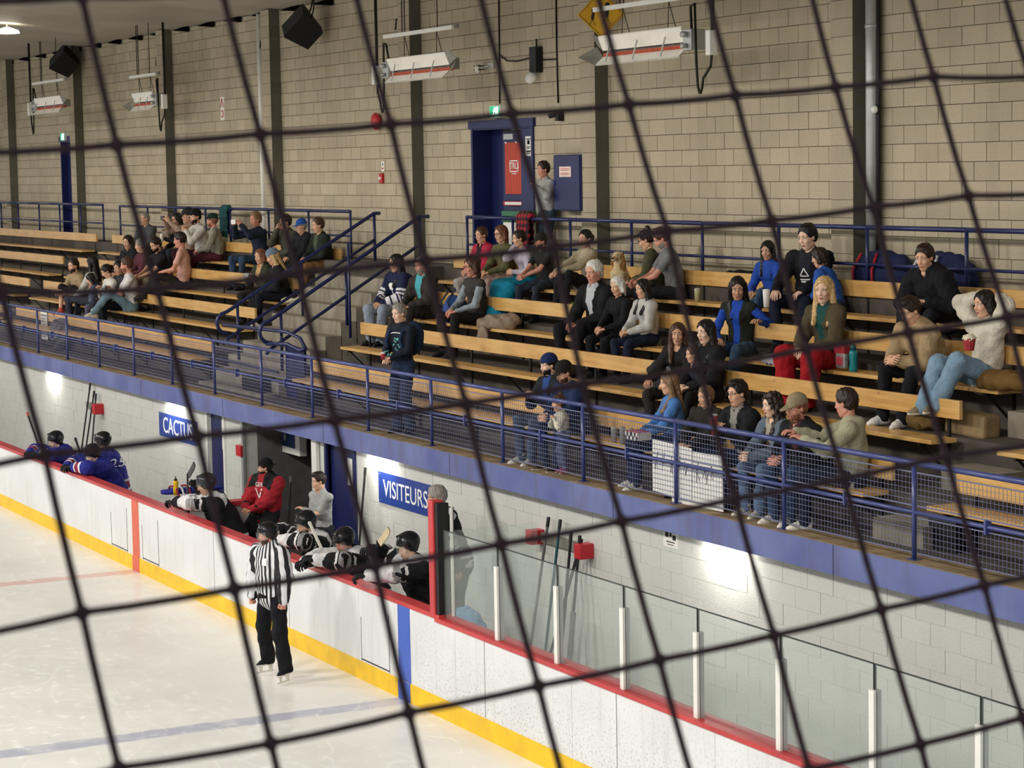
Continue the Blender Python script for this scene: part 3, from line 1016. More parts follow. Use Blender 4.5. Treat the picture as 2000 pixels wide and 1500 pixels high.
def ik(A, B, la, lb, pole):
    d = B - A; L = np.linalg.norm(d)
    m = (la + lb) * .995
    if L > m: B = A + d / L * m; d = B - A; L = m
    L = max(L, abs(la - lb) + .01)
    a = (la * la - lb * lb + L * L) / (2 * L)
    hh = math.sqrt(max(la * la - a * a, 0))
    u = unit(d); p = pole - (pole @ u) * u
    return A + u * a + unit(p) * hh, B

def head_yaw_dir(theta):
    """theta: 0 looks along the +x/-y diagonal (towards the far corner of the rink), 90 further along the boards"""
    return math.radians(-27.0 - theta)

INFOS = {}
SKIN = {'l': 'd9a888', 'p': 'e4bba0', 'm': 'c8987a', 'd': '8a5a40', 'r': 'd0917a'}
def skin(c): return mat('skin_' + c, SKIN[c], .5, var=.07, scale=14)
M_LIP = mat('lips', 'b06a5c', .5, var=0)
M_EYE = mat('eye_white', 'e8e2da', .3, var=0)
M_IRIS = mat('iris', '241a14', .3, var=0)
HAIRC = {'black': '16120f', 'dark': '2a1c14', 'brown': '4a3020', 'light': '7d6044', 'blond': 'c9a672', 'red': '80503a', 'grey': '8c857c', 'white': 'dcd8d0', 'auburn': '6e4530'}
def hair_mat(c):
    k = 'hair_' + c
    if k in MATS: return MATS[k]
    m = mat(k, HAIRC[c], .42, var=.35, scale=30, spec=.35)
    MATS[k] = m
    hn = N(m); tc = hn.new('TexCoord'); mp_ = hn.new('Mapping'); mp_.inputs['Scale'].default_value = (95, 95, 9)
    hn.link(tc.outputs['Object'], mp_.inputs[0])
    bp = hn.new('Bump'); bp.inputs['Strength'].default_value = .8; bp.inputs['Distance'].default_value = .006
    hn.link(hn.noise(mp_.outputs[0], 1.0, 3), bp.inputs['Height']); hn.link(bp.outputs[0], hn.b.inputs['Normal'])
    for n in m.node_tree.nodes:
        if n.type == 'TEX_NOISE' and n.inputs['Vector'].links and n.inputs['Vector'].links[0].from_node.type == 'TEX_COORD':
            mp = m.node_tree.nodes.new('ShaderNodeMapping'); mp.inputs['Scale'].default_value = (3, 3, .35)
            src = n.inputs['Vector'].links[0].from_socket
            m.node_tree.links.new(src, mp.inputs[0]); m.node_tree.links.new(mp.outputs[0], n.inputs['Vector'])
    return m
def cloth(c, rough=.85, key='cloth'):
    k = ('c', key, c)
    if k in MATS: return MATS[k]
    m = mat(key + '_' + c, c, rough, var=.14, scale=9, spec=.25)
    n = N(m); tc = n.new('TexCoord')
    w1 = n.new('TexNoise'); w1.inputs['Scale'].default_value = 11; w1.inputs['Detail'].default_value = 3; w1.inputs['Distortion'].default_value = 1.6
    n.link(tc.outputs['Object'], w1.inputs['Vector'])
    bp = n.new('Bump'); bp.inputs['Strength'].default_value = .75; bp.inputs['Distance'].default_value = .022
    n.link(w1.outputs[0], bp.inputs['Height']); n.link(bp.outputs[0], n.b.inputs['Normal'])
    MATS[k] = m
    return m

def hair_sdf(style, h, seed=0):
    S = SDF((-.18, -.14, -.42), (.14, .14, .17), h)
    g = .012
    if style == 'bald': g = .004
    S.ell((-.016, 0, .034), (.098 + g, .076 + g, .088 + g), 0)
    if style in ('short', 'grey_short', 'bald', 'crew'):
        S.cone((-.055, .04, -.02), (-.05, .03, -.07), .035, .02, .03); S.cone((-.055, -.04, -.02), (-.05, -.03, -.07), .035, .02, .03)
    if style == 'quiff': S.ell((.04, 0, .11), (.05, .055, .03), .02)
    if style in ('short', 'quiff'): S.ell((-.01, 0, .105), (.075, .062, .035), .02)
    if style in ('bob', 'long', 'curly', 'wavy'):
        zb = {'bob': -.12, 'long': -.305, 'curly': -.28, 'wavy': -.24}[style]
        for s_ in (1, -1):
            S.cone((-.01, s_ * .078, .03), (-.01, s_ * .085, zb * .5), .028, .036, .02)
            if zb < -.2: S.cone((-.01, s_ * .085, zb * .5), (.125 if zb < -.3 else .07, s_ * .074, zb), .036, .024, .02)
        S.cone((-.07, 0, 0), (-.105 if zb < -.2 else -.075, 0, zb * .95), .075, .06, .03, flat=(1, 0, 0), ratio=.55)
    if style in ('pony', 'bun', 'back'):
        S.cone((-.06, .03, -.01), (-.06, .02, -.05), .035, .02, .03); S.cone((-.06, -.03, -.01), (-.06, -.02, -.05), .035, .02, .03)
    if style == 'pony':
        S.cone((-.11, 0, .05), (-.15, 0, .0), .02, .032, .012); S.cone((-.15, 0, .0), (-.135, 0, -.17), .032, .014, .01)
    if style == 'bun': S.ell((-.07, 0, .13), (.036, .036, .034), .008)
    S.rough(.0038 if style not in ('curly', 'wavy') else .015, .026 if style not in ('curly', 'wavy') else .038, seed)
    # the face stays free
    wide = .073 if style in ('long', 'bob', 'curly', 'wavy') else .09
    S.ell((.092, 0, -.05), (.088, wide, .132 if style not in ('bald',) else .17), .006, 'd')
    if style not in ('long', 'bob', 'curly', 'wavy'):
        S.ell((.045, .085, -.04), (.055, .03, .065), .005, 'd'); S.ell((.045, -.085, -.04), (.055, .03, .065), .005, 'd')
        S.ell((.0, 0, -.12), (.2, .2, .06), .005, 'd')
    return S.mesh()
HAIRS = {}
def hair_tpl(style, h):
    k = (style, h)
    if k not in HAIRS: HAIRS[k] = hair_sdf(style, h)
    return HAIRS[k]

def cap_tpl(kind, h):
    k = ('cap' + kind, h)
    if k in HAIRS: return HAIRS[k]
    S = SDF((-.2, -.13, -.1), (.22, .13, .2), h)
    if kind == 'beanie':
        S.ell((-.02, 0, .055), (.112, .092, .095), 0)
        S.cone((-.028, 0, .035), (-.026, 0, .036), .098, .098, .01, flat=(0, 0, 1), ratio=.22)
        S.plane((0, 0, .012), (-.25, 0, -1))
    elif kind == 'helmet':
        S.ell((-.02, 0, .045), (.125, .102, .108), 0)
        for s_ in (1, -1):
            S.ell((-.01, s_ * .088, -.02), (.04, .014, .045), .02)
            S.cone((-.09, s_ * .03, .11), (.07, s_ * .03, .13), .014, .012, .015)
        S.ell((.08, 0, -.04), (.12, .085, .088), .006, 'd')
        S.ell((0, 0, -.1), (.3, .3, .072), .006, 'd')
    else:
        S.ell((-.018, 0, .052), (.108, .088, .094), 0)
        sg = 1 if kind == 'cap' else -1
        S.plane((0, 0, .022), (.12 * sg, 0, -1) if sg > 0 else (0, 0, -1))
        S.cone((.075 * sg, 0, .035), (.135 * sg, 0, .022), .07, .055, .006, flat=(0.2 * sg, 0, 1), ratio=.13)
    HAIRS[k] = S.mesh()
    return HAIRS[k]

def shoe_tpl(h):
    k = ('shoe', h)
    if k in HAIRS: return HAIRS[k]
    S = SDF((-.09, -.06, -.1), (.21, .06, .08), h)
    S.cone((-.035, 0, -.05), (.09, 0, -.058), .037, .034, .02)
    S.cone((.09, 0, -.058), (.145, .004, -.066), .036, .026, .02)
    S.cone((-.01, 0, -.01), (-.005, 0, .03), .042, .044, .03)
    S.cone((.03, 0, -.02), (.1, 0, -.05), .034, .03, .02)
    S.plane((0, 0, -.085), (0, 0, -1))
    V, F = S.mesh()
    c = V[F].mean(1)
    HAIRS[k] = (V, F, (c[:, 2] < -.062).astype(int))
    return HAIRS[k]

ARMS = {   # hands (left, right) from the pelvis; x forward, y left, z up
    'lap': ((.33, .07, .11), (.33, -.07, .12)), 'clasp': ((.46, .035, .12), (.46, -.035, .13)),
    'knees': ((.42, .15, .14), (.42, -.15, .14)), 'phone': ((.33, .05, .30), (.33, -.06, .30)),
    'phoneup': ((.38, .10, .58), (.36, -.16, .58)), 'cross': ((.25, -.12, .27), (.23, .13, .24)),
    'down': ((.03, .27, -.12), (.03, -.27, -.12)), 'behind': ((-.08, .13, .74), (-.08, -.13, .74)),
    'cup': ((.38, .10, .30), (.30, -.10, .12)), 'chin': ((.28, .04, .14), (.20, -.03, .54)),
    'chinl': ((.20, .03, .54), (.28, -.04, .14)), 'clap': ((.30, .05, .42), (.30, -.04, .42)), 'spread': ((.2, .34, .05), (.34, -.06, .12)),
}
LEGS = {   # ankles (left, right) relative to the pelvis, z above the floor the feet stand on
    'sit': ((.42, .12), (.42, -.12)), 'wide': ((.40, .22), (.40, -.22)), 'in': ((.30, .09), (.34, -.09)), 'out': ((.60, .12), (.56, -.12)),
}
def person(label, head, row=None, floor=None, body=64, look=None, pitch=8, lean=.06, sex='m', sk='l', top=('sweater', '555555'),
           legs='2b2f3a', hair=('short', 'dark'), hat=None, arms='lap', feet='sit', shoes='222222', inner=None, far=False, stand=False,
           glasses=False, beard=None, child=1.0, group='spectators in the stands', collar=False, hood=False, bare=False, tilt=0, legkind='trousers', hand='relax', side=0, cat='person', gloves=None, nolegs=False, floorz=None, seat=None, deco=None, wide=1.0, hs=1.0):
    q = 1.4 if far else 1.0
    look = body if look is None else look
    phi = head_yaw_dir(body)
    hx, hy, hz = head
    fdir = (math.cos(phi), math.sin(phi)); ldir = (-fdir[1], fdir[0])
    px = hx - lean * fdir[0] - side * ldir[0]; py = hy - lean * fdir[1] - side * ldir[1]
    if stand:
        fz = floor; ph = None
    else:
        sz = seat if seat is not None else SEATZ[row]
        fz = floorz if floorz is not None else (floor if floor is not None else FLOORZ[row])
        ph = sz + .085 * child
    # overall scale from the height of the head above the seat or the floor
    if stand:
        s = (hz - fz) / 1.625
        ph = fz + .93 * s
    else:
        z = hz - ph; s = z / .665
        for _ in range(6):
            s = math.sqrt((z - .165 * s) ** 2 + lean ** 2 + side ** 2) / .5
        s = min(max(s, .82), 1.12) if child >= 1 else s
    t = empty('person', (px, py, fz), phi, label, cat, group)
    P = vec(0, 0, ph - fz)
    H = vec(lean, side, hz - fz)
    Rh = rot_z(-math.radians(look - body)) @ rot_y(math.radians(pitch)) @ rot_x(math.radians(tilt))
    Nb = H + s * hs * (np.array([-.03, 0, -.115]) @ Rh.T * .45 + vec(-.012, 0, -.115))
    if stand: s_t = np.linalg.norm(Nb - P) / .5
    sw = (.190 if sex == 'm' else .160) * s * (1 + (wide - 1) * .6); hw = .092 * s * wide
    up = unit(Nb - P)
    W = P + (Nb - P) * .42 + vec(-.035 * s, 0, 0) * (0 if stand else 1)
    C = P + (Nb - P) * .74 + vec(-.012 * s, 0, 0)
    SH = Nb - up * .045 * s
    twist = 0
    A = {1: SH + vec(0, sw, -.012 * s), -1: SH + vec(0, -sw, -.012 * s)}
    la, lb = .285 * s, .25 * s
    ha = ARMS[arms] if isinstance(arms, str) else arms
    el = {}; wr = {}
    for sd, hp in ((1, ha[0]), (-1, ha[1])):
        T = P + vec(*hp) * s
        pole = vec(-.35, sd * .75, -.7)
        if arms == 'behind' or hp[2] > .6: pole = vec(.3, sd * 1.0, .35)
        if arms in ('chin', 'chinl') and hp[2] > .4: pole = vec(.5, sd * .35, -1.2)
        if arms == 'phoneup': pole = vec(.1, sd * .8, -.9)
        if gloves: pole = vec(-.15, sd * 1.0, .12)
        el[sd], wr[sd] = ik(A[sd], T, la, lb, pole)
    # legs
    hipj = {1: P + vec(0, hw, -.0), -1: P + vec(0, -hw, -.0)}
    lt = .43 * s
    kn = {}; an = {}
    if stand:
        st_ = feet if not isinstance(feet, str) else ((.0, .11), (.02, -.11))
        for sd, f_ in ((1, st_[0]), (-1, st_[1])):
            ank = vec(f_[0] * s, f_[1] * s, (.085 + (f_[2] if len(f_) > 2 else 0)) * s)
            kn[sd], an[sd] = ik(hipj[sd], ank, lt, lt, vec(1, sd * .12, 0))
    else:
        fe = LEGS[feet] if isinstance(feet, str) else feet
        for sd, f_ in ((1, fe[0]), (-1, fe[1])):
            ank = vec(f_[0] * s, f_[1] * s, .088 * s + (f_[2] if len(f_) > 2 else 0))
            kn[sd], an[sd] = ik(hipj[sd], ank, lt, lt, vec(.6, sd * .25, 1))
    rs = s
    kind, tcol = top[0], top[1]
    puff = {'tee': .008, 'sweater': .014, 'hoodie': .022, 'jacket': .027, 'puffer': .036, 'vest': .016, 'jersey': .044, 'blouse': .010}[kind]
    # ---------------- body: head, neck, shoulders, arms, hands in one mesh
    hh = .0074 * q
    hV, hF, hM = head_tpl(sex, hh)
    parts = [((hV * s * hs) @ Rh.T + H, hF, hM)]
    gs = (.016 if not (bare or kind == 'tee') else .0115) * q
    pts = [H, Nb, A[1], A[-1], el[1], el[-1], wr[1], wr[-1], C]
    lo = np.min(pts, 0) - .1; hi = np.max(pts, 0) + .1
    B = SDF(lo, hi, gs)
    nk = .050 if sex == 'm' else .043
    nt = H + (vec(-.02, 0, -.06) * s * hs) @ Rh.T
    B.cone(nt, Nb, nk * s, (nk + .006) * s, .02)
    B.cone(Nb - up * .02, C, .06 * s, .10 * s, .03, flat=(1, 0, 0), ratio=.7)
    B.cone(A[1] * .6 + A[-1] * .4, A[1] * .4 + A[-1] * .6, .05 * s, .05 * s, .04)
    for sd in (1, -1):
        B.cone(SH, A[sd], .045 * s, .045 * s, .03)
        B.cone(A[sd], el[sd], .044 * s, .036 * s, .02)
        B.cone(el[sd], wr[sd], .037 * s, .025 * s, .015)
    bV, bF = B.mesh(); parts.append((bV, bF, 0))
    hV2, hF2 = hand_tpl(hand, .0058 * q)
    for sd in (1, -1):
        d = unit(wr[sd] - el[sd])
        pn = vec(0, 0, -1) if abs(d[2]) < .8 else vec(0, -sd, 0)
        if arms in ('clap', 'phone', 'clasp', 'phoneup', 'cup', 'chin', 'chinl'): pn = vec(0, -sd, -.25)
        pn = unit(pn - (pn @ d) * d)
        zc = -pn; yc = np.cross(zc, d)
        R = np.stack([d, yc, zc], 1)
        v = hV2.copy()
        if sd == 1:
            v[:, 1] *= -1; F_ = hF2[:, ::-1]
        else: F_ = hF2
        g = 1.3 if gloves else .98
        parts.append(((v * s * g) @ R.T + wr[sd], F_, 5 if gloves else 0))
    V, F, Mi = join_parts(parts)
    hc = hair[1] if hair else 'dark'
    ms = [skin(sk), M_LIP, M_EYE, M_IRIS, hair_mat(hc)] + ([cloth(gloves, .6)] if gloves else [])
    o = bpy.data.objects.new('body', quad_mesh('body', V, F, ms, Mi)); link(o, t)
    # ---------------- hair, hats
    def on_head(nm, Vt, Ft, m_, mi=None, sc=1.0):
        oo = bpy.data.objects.new(nm, quad_mesh(nm, (Vt * s * hs * sc) @ Rh.T + H, Ft, m_ if isinstance(m_, list) else [m_], mi))
        return link(oo, t)
    if hair and hair[0] != 'none':
        hv, hf = hair_tpl(hair[0], .0088 * q)
        if hat and hat[0] != 'glasses_up':
            lim = .045
            keep = (hv[hf].mean(1)[:, 2] < lim)
            hf = hf[keep]
        on_head('hair', hv, hf, hair_mat(hair[1]))
    if hat:
        cv, cf = cap_tpl(hat[0], .0085 * q)
        hobj = on_head({'helmet': 'helmet', 'beanie': 'beanie'}.get(hat[0], 'cap'), cv, cf, mat('helmet_shell_' + hat[1], hat[1], .25, var=.05) if hat[0] == 'helmet' else cloth(hat[1]))
        if hat[0] == 'helmet':
            m = MB()
            for i in range(10):
                a0 = -1.15 + 2.3 * i / 10; a1 = a0 + .23
                P0 = [(.128 * math.cos(a) - .005, .108 * math.sin(a), z) for a in (a0, a1) for z in (.05, -.045)]
                m.quad(P0[0], P0[1], P0[3], P0[2])
            m.v = [tuple(Rh @ (np.array(p) * s) + H) for p in m.v]
            m.build('visor', M_VISOR, hobj)
    if beard:
        S = SDF((-.02, -.08, -.14), (.12, .08, -.01), .0085 * q)
        S.ell((.022, 0, -.05), (.071, .0645, .081), 0); S.cone((.05, 0, -.1), (.054, 0, -.114), .022, .02, .02)
        S.cone((.088, .018, -.056), (.088, -.018, -.056), .0075, .0075, .004)
        S.rough(.002, .02, 3)
        S.plane((0, 0, -.046), (-.35, 0, 1)); S.plane((.0, 0, 0), (-1, 0, 0))
        S.ell((.105, 0, -.067), (.035, .022, .010), .003, 'd'); S.ell((.095, 0, -.03), (.05, .034, .022), .006, 'd')
        a, b = S.mesh(); on_head('beard', a, b, hair_mat(beard))
    if glasses:
        m = MB()
        for s_ in (1, -1):
            m.tube([(.098, s_ * .031 + .02 * math.cos(a), .01 + .017 * math.sin(a)) for a in [2 * PI * k / 10 for k in range(11)]], .0022, 4, caps=False)
            m.tube([(.098, s_ * .051, .014), (.05, s_ * .075, .016), (-.01, s_ * .082, .012)], .002, 4)
        m.tube([(.1, -.012, .014), (.1, .012, .014)], .002, 4)
        m.v = [tuple(Rh @ (np.array(p) * s) + H) for p in m.v]
        m.build('glasses', M_BLACK, t)
    # ---------------- top
    gt = (.0115 if deco else .016) * q
    lo = np.min(pts + [P], 0) - .2; hi = np.max(pts + [P], 0) + .2
    hi[2] = min(hi[2], max(Nb[2] + .12, wr[1][2] + .08, wr[-1][2] + .08, el[1][2] + .1))
    T = SDF(lo, hi, gt)
    fat = (1.0 if sex == 'm' else .9) * s * wide
    T.cone(P + vec(0, 0, .0), W, (.148 + puff) * fat, (.140 + puff) * fat, .04, flat=(1, 0, 0), ratio=.72)
    T.cone(W, C, (.140 + puff) * fat, (.158 + puff) * fat, .04, flat=(1, 0, 0), ratio=.68)
    T.cone(C, SH, (.150 + puff) * fat, (.09 + puff) * fat, .05, flat=(1, 0, 0), ratio=.68)
    if sex == 'f': T.ell(C + vec(.075 * s, .05 * s, -.02), (.055 * s,) * 3, .04); T.ell(C + vec(.075 * s, -.05 * s, -.02), (.055 * s,) * 3, .04)
    for sd in (1, -1):
        T.cone(Nb - up * .03 * s, A[sd], (.038 + puff * .6) * s, (.052 + puff) * s, .04)
        if kind == 'vest': continue
        e = el[sd]
        if kind == 'tee':
            T.cone(A[sd], A[sd] * .4 + e * .6, (.055) * s, (.052) * s, .02)
        else:
            T.cone(A[sd], e, (.053 + puff) * s * wide, (.045 + puff) * s * wide, .025)
            T.cone(e, wr[sd] * .97 + e * .03, (.045 + puff) * s * wide, (.032 + puff * .7) * s, .015)
    if kind in ('jacket', 'puffer') or collar:
        T.cone(Nb - up * .03 * s + vec(-.012, 0, 0), Nb + up * .035 * s, .072 * s, .066 * s, .02)
        T.cone(Nb - up * .0 * s + vec(.02, 0, 0), Nb + up * .09 * s + vec(.03, 0, 0), .045 * s, .06 * s, .01, 'd')
    if kind == 'hoodie' or hood:
        T.ell(Nb + vec(-.085, 0, -.01) * s, vec(.05, .1, .06) * s, .03)
    T.rough(.0042 + (.0025 if kind in ('jacket', 'puffer', 'jersey') else 0), .10, int(abs(hx * 91 + hz * 37)) % 997)
    V, F = T.mesh()
    ms = [top[2] if len(top) > 2 and not isinstance(top[2], str) else cloth(tcol)]
    c = V[F].mean(1)
    mi = np.zeros(len(F), int)
    if inner:
        ms.append(cloth(inner))
        fr = (c[:, 0] - (W[0] + (C[0] - W[0]) * np.clip((c[:, 2] - W[2]) / max(C[2] - W[2], .05), 0, 1)) > .05 * s)
        near_arm = np.zeros(len(F), bool)
        for sd in (1, -1):
            for (p0, p1) in ((A[sd], el[sd]), (el[sd], wr[sd])):
                ba = p1 - p0; tt = np.clip(((c - p0) @ ba) / (ba @ ba), 0, 1)
                near_arm |= np.linalg.norm(c - p0 - tt[:, None] * ba, axis=1) < (.056 + puff) * s
        wdt = (.035 + .05 * np.clip((c[:, 2] - W[2]) / .35, 0, 1)) * s
        if kind == 'vest':
            pass
        mi[fr & ~near_arm & (abs(c[:, 1] - (Nb[1] * .5)) < wdt)] = 1
    if deco:
        if 'yoke' in deco:
            ms.append(cloth(deco['yoke']))
            dd = np.abs(c[:, 1] - Nb[1]); hgt = (c - SH) @ up
            mi[(hgt > -.035 * s - .35 * np.maximum(dd - .05, 0)) & (dd < sw * 1.12) & (dd > .055 * s)] = len(ms) - 1
        for t0, t1, cc in deco.get('sleeve', ()):
            ms.append(cloth(cc))
            for sd in (1, -1):
                ba = wr[sd] - el[sd]; tt = ((c - el[sd]) @ ba) / (ba @ ba)
                q0 = np.linalg.norm(c - el[sd] - np.clip(tt, 0, 1)[:, None] * ba, axis=1)
                ax_ = A[sd] - el[sd]; t2 = ((c - el[sd]) @ ax_) / (ax_ @ ax_)
                q1 = np.linalg.norm(c - el[sd] - np.clip(t2, 0, 1)[:, None] * ax_, axis=1)
                on = q0 < .12 * s
                tv = np.where(q1 < q0, -t2, tt)
                onn = np.minimum(q0, q1) < .105 * s
                torso = (np.abs(c[:, 1]) < sw * .8) & (np.minimum(q0, q1) > .075 * s)
                mi[onn & ~torso & (tv > t0) & (tv < t1)] = len(ms) - 1
        for z0_, z1_, cc in deco.get('hem', ()):
            ms.append(cloth(cc))
            mi[(c[:, 2] > P[2] + z0_ * s) & (c[:, 2] < P[2] + z1_ * s) & (np.linalg.norm((c - P)[:, :2], axis=1) < .24 * s)] = len(ms) - 1
    o = bpy.data.objects.new({'vest': 'vest', 'jacket': 'jacket', 'puffer': 'jacket', 'hoodie': 'hoodie', 'tee': 'shirt', 'blouse': 'blouse', 'jersey': 'jersey'}.get(kind, 'sweater'), quad_mesh('top', V, F, ms, mi)); link(o, t)
    if kind == 'vest':      # sleeves of the shirt below
        T = SDF(lo, hi, gt)
        for sd in (1, -1):
            T.cone(A[sd], el[sd], .054 * s, .048 * s, .02); T.cone(el[sd], wr[sd], .048 * s, .034 * s, .015)
        T.rough(.005, .07, 5)
        a, b = T.mesh(); o = bpy.data.objects.new('sleeves', quad_mesh('sleeves', a, b, [cloth(top[2])])); link(o, t)
    # ---------------- trousers or skirt
    if not nolegs:
        gl = .019 * q
        pts = [P, kn[1], kn[-1], an[1], an[-1]]
        lo = np.min(pts, 0) - .16; hi = np.max(pts, 0) + .17
        L = SDF(lo, hi, gl)
        L.cone(P + vec(0, .03, -.01), P + vec(0, -.03, -.01), .135 * fat, .135 * fat, .03, flat=(0, 0, 1), ratio=.85)
        wk = {'trousers': (.086, .062, .056), 'slim': (.080, .055, .040), 'loose': (.094, .078, .078), 'shorts': (.09, .075, .04), 'pads': (.105, .10, .085), 'skirt': (.11, .11, .12), 'lapcloth': (.115, .105, .085)}[legkind]
        wk = tuple(v * wide for v in wk)
        for sd in (1, -1):
            L.cone(hipj[sd], kn[sd], wk[0] * s, wk[1] * s, .04)
            if legkind != 'shorts':
                L.cone(kn[sd], an[sd] + vec(0, 0, -.01), wk[1] * s, wk[2] * s, .02 if legkind != 'skirt' else .1)
        if legkind == 'skirt': L.cone(kn[1] * .5 + kn[-1] * .5, an[1] * .5 + an[-1] * .5, .12 * s, .15 * s, .08)
        L.rough(.006, .1, int(abs(hx * 53 + hz * 71)) % 997)
        L.plane((0, 0, .035), (0, 0, -1))
        V, F = L.mesh()
        lm = legs if not isinstance(legs, str) else cloth(legs, .9, 'trouser')
        o = bpy.data.objects.new('skirt' if legkind == 'skirt' else 'trousers', quad_mesh('trousers', V, F, [lm])); link(o, t)
        if legkind == 'shorts':
            L = SDF(lo, hi, .014 * q)
            for sd in (1, -1): L.cone(kn[sd], an[sd], .052 * s, .034 * s, .02)
            a, b = L.mesh(); o = bpy.data.objects.new('lower_legs', quad_mesh('lower_legs', a, b, [skin(sk)])); link(o, t)
        sv, sf, sm = shoe_tpl(.0105 * q)
        key = ('shoe_mesh', shoes, q)
        if key not in HAIRS: HAIRS[key] = quad_mesh('shoe', sv, sf, [cloth(shoes, .6, 'shoe'), mat('shoe_sole', 'd9d6cc', .7, var=.05) if shoes != '222222' else M_BLACK], sm)
        for sd in (1, -1):
            o = bpy.data.objects.new('shoe', HAIRS[key]); link(o, t)
            d = unit(an[sd] - kn[sd]); tilt_ = 0
            o.location = an[sd]; o.scale = (s,) * 3
            o.rotation_euler = (0, tilt_, sd * .18)
    info = dict(root=t, s=s, wr=wr, el=el, kn=kn, an=an, P=P, H=H, Nb=Nb, C=C, W=W, fz=fz, phi=phi, pos=(px, py))
    def wp(p):
        c_, s__ = math.cos(phi), math.sin(phi)
        return Vector((px + c_ * p[0] - s__ * p[1], py + s__ * p[0] + c_ * p[1], fz + p[2]))
    info['w'] = wp
    INFOS[label] = info
    return info

def wrap(o, info, axis, lift=.004):
    """lay a flat print on the garment below it, along one axis of the figure"""
    top = [c for c in info['root'].children if c.name.split('.')[0] in ('jersey', 'sweater', 'jacket', 'hoodie', 'shirt')][0]
    n = len(top.data.vertices); A_ = np.empty(n * 3, np.float32); top.data.vertices.foreach_get('co', A_); A_ = A_.reshape(-1, 3)
    M_ = np.array(o.matrix_basis)
    k = len(o.data.vertices); B_ = np.empty(k * 3, np.float32); o.data.vertices.foreach_get('co', B_); B_ = B_.reshape(-1, 3)
    Wd = B_ @ M_[:3, :3].T + M_[:3, 3]
    oth = [i for i in range(3) if i != axis]
    base = Wd[:, axis].mean()
    out = Wd.copy()
    for i in range(k):
        d = np.abs(A_[:, oth] - Wd[i, oth]).max(1)
        c = A_[d < .026, axis]
        if len(c) == 0: c = A_[np.argsort(d)[:6], axis]
        out[i, axis] = np.sort(c)[-3:].mean() + lift + (Wd[i, axis] - base) * .5
    o.data.vertices.foreach_set('co', out.astype(np.float32).ravel()); o.data.update()
    o.location = (0, 0, 0); o.rotation_euler = (0, 0, 0); o.scale = (1, 1, 1)
    return o

# ---------------------------------------------------------------- spectators, middle stands
G2 = 'spectators of the middle stands'
G1 = 'spectators of the right-hand stands'
def pm(*a, **k): return person(*a, far=True, group=G2, **k)
pm('bearded young man in a tan sweater, elbows on knees, beside the coral socks', (-22.085, 2.996, 3.806), 2, body=50, look=40, top=('sweater', 'a08a68'), legs='1b1b1e', legkind='shorts', hair=('short', 'dark'), arms='knees', beard='dark', lean=.22, feet=((.40, .16, .2), (.42, -.12, .22)), shoes='c9503c')
pm('woman with straight black hair and white top, turned away behind the tan sweater man', (-21.478, 3.196, 3.867), 2, body=110, look=120, sex='f', top=('sweater', 'c9c6bd'), hair=('long', 'black'), lean=.02, legs='3a3c48')
p = pm('person in a blue-grey hoodie with a dark ponytail, bent forward on the front bench', (-20.765, 2.942, 3.595), 2, body=80, look=90, sex='f', top=('hoodie', '565a70'), hair=('long', 'black'), legs='5d5a72', arms='phone', pitch=28, lean=.28)
pm('woman in a white top with dark ponytail looking down at her hands', (-19.952, 3.010, 3.765), 2, body=60, look=70, sex='f', top=('sweater', 'd8d4cc'), hair=('pony', 'black'), arms='phone', pitch=32, lean=.20)
pm('child with black hair peeking between the ponytail woman and the white shirt man', (-19.823, 3.210, 3.819), 2, body=50, look=35, top=('sweater', '3c3a3e'), hair=('short', 'black'), sk='m', lean=0, child=.85)
pm('red-bearded man in a white t-shirt, sunglasses on his head, light jeans', (-19.189, 3.161, 3.898), 2, body=75, look=85, top=('tee', 'd9d5d2'), legs='6d8794', hair=('short', 'brown'), beard='red', arms='phone', lean=.05, feet=((.62, .1, .34), (.58, -.12, .30)), shoes='c9c2ae', sk='r')
pm('woman with long black hair in a black jacket, third row of the middle stands', (-21.458, 3.922, 4.251), 3, body=45, look=30, sex='f', top=('jacket', '1c1e26'), hair=('long', 'black'))
pm('bald grey-haired man in a slate grey jacket on the top bench', (-22.704, 4.684, 4.664), 4, body=40, look=55, top=('jacket', '4a4c50'), hair=('bald', 'grey'), legs='30343c')
pm('person in a maroon sweater seated beside the man in the black t-shirt', (-20.593, 3.890, 4.202), 3, body=60, look=75, top=('sweater', '5c3038'), hair=('short', 'grey'), legs='4a4640')
pm('dark-bearded man in a black t-shirt looking down', (-19.453, 3.821, 4.249), 3, body=55, look=45, top=('tee', '1c1b1f'), hair=('short', 'dark'), beard='dark', arms='clasp', pitch=25, lean=.15, legs='7b705e')
pm('man in a pale pink t-shirt with a wristwatch, arm on the bench back', (-18.448, 3.953, 4.352), 3, body=92, look=92, top=('tee', 'd9a99b'), hair=('quiff', 'dark'), legs='25221f', arms=((.30, .20, .22), (.22, -.10, .2)), lean=.02, sk='r', feet=((.62, .1, .25), (.66, -.1, .2)))
pm('woman with round glasses and long dark hair holding a white drink on the top bench', (-20.581, 4.630, 4.682), 4, body=60, look=50, sex='f', top=('sweater', '1d1a1c'), hair=('long', 'black'), glasses=True, arms='cup', lean=.1)
pm('person raising a phone behind the man in the white sweatshirt', (-20.234, 4.730, 4.762), 4, body=60, look=65, top=('sweater', 'a58a78'), hair=('short', 'dark'), arms='phoneup', lean=0, hat=('cap', '2a2a2c'))
pm('laughing bearded man in a white sweatshirt and black cap', (-19.449, 4.610, 4.754), 4, body=60, look=45, top=('sweater', 'cdc8bf'), hat=('capb', '17171a'), hair=('short', 'black'), beard='black', arms='clap', legs='45202c', lean=.12)
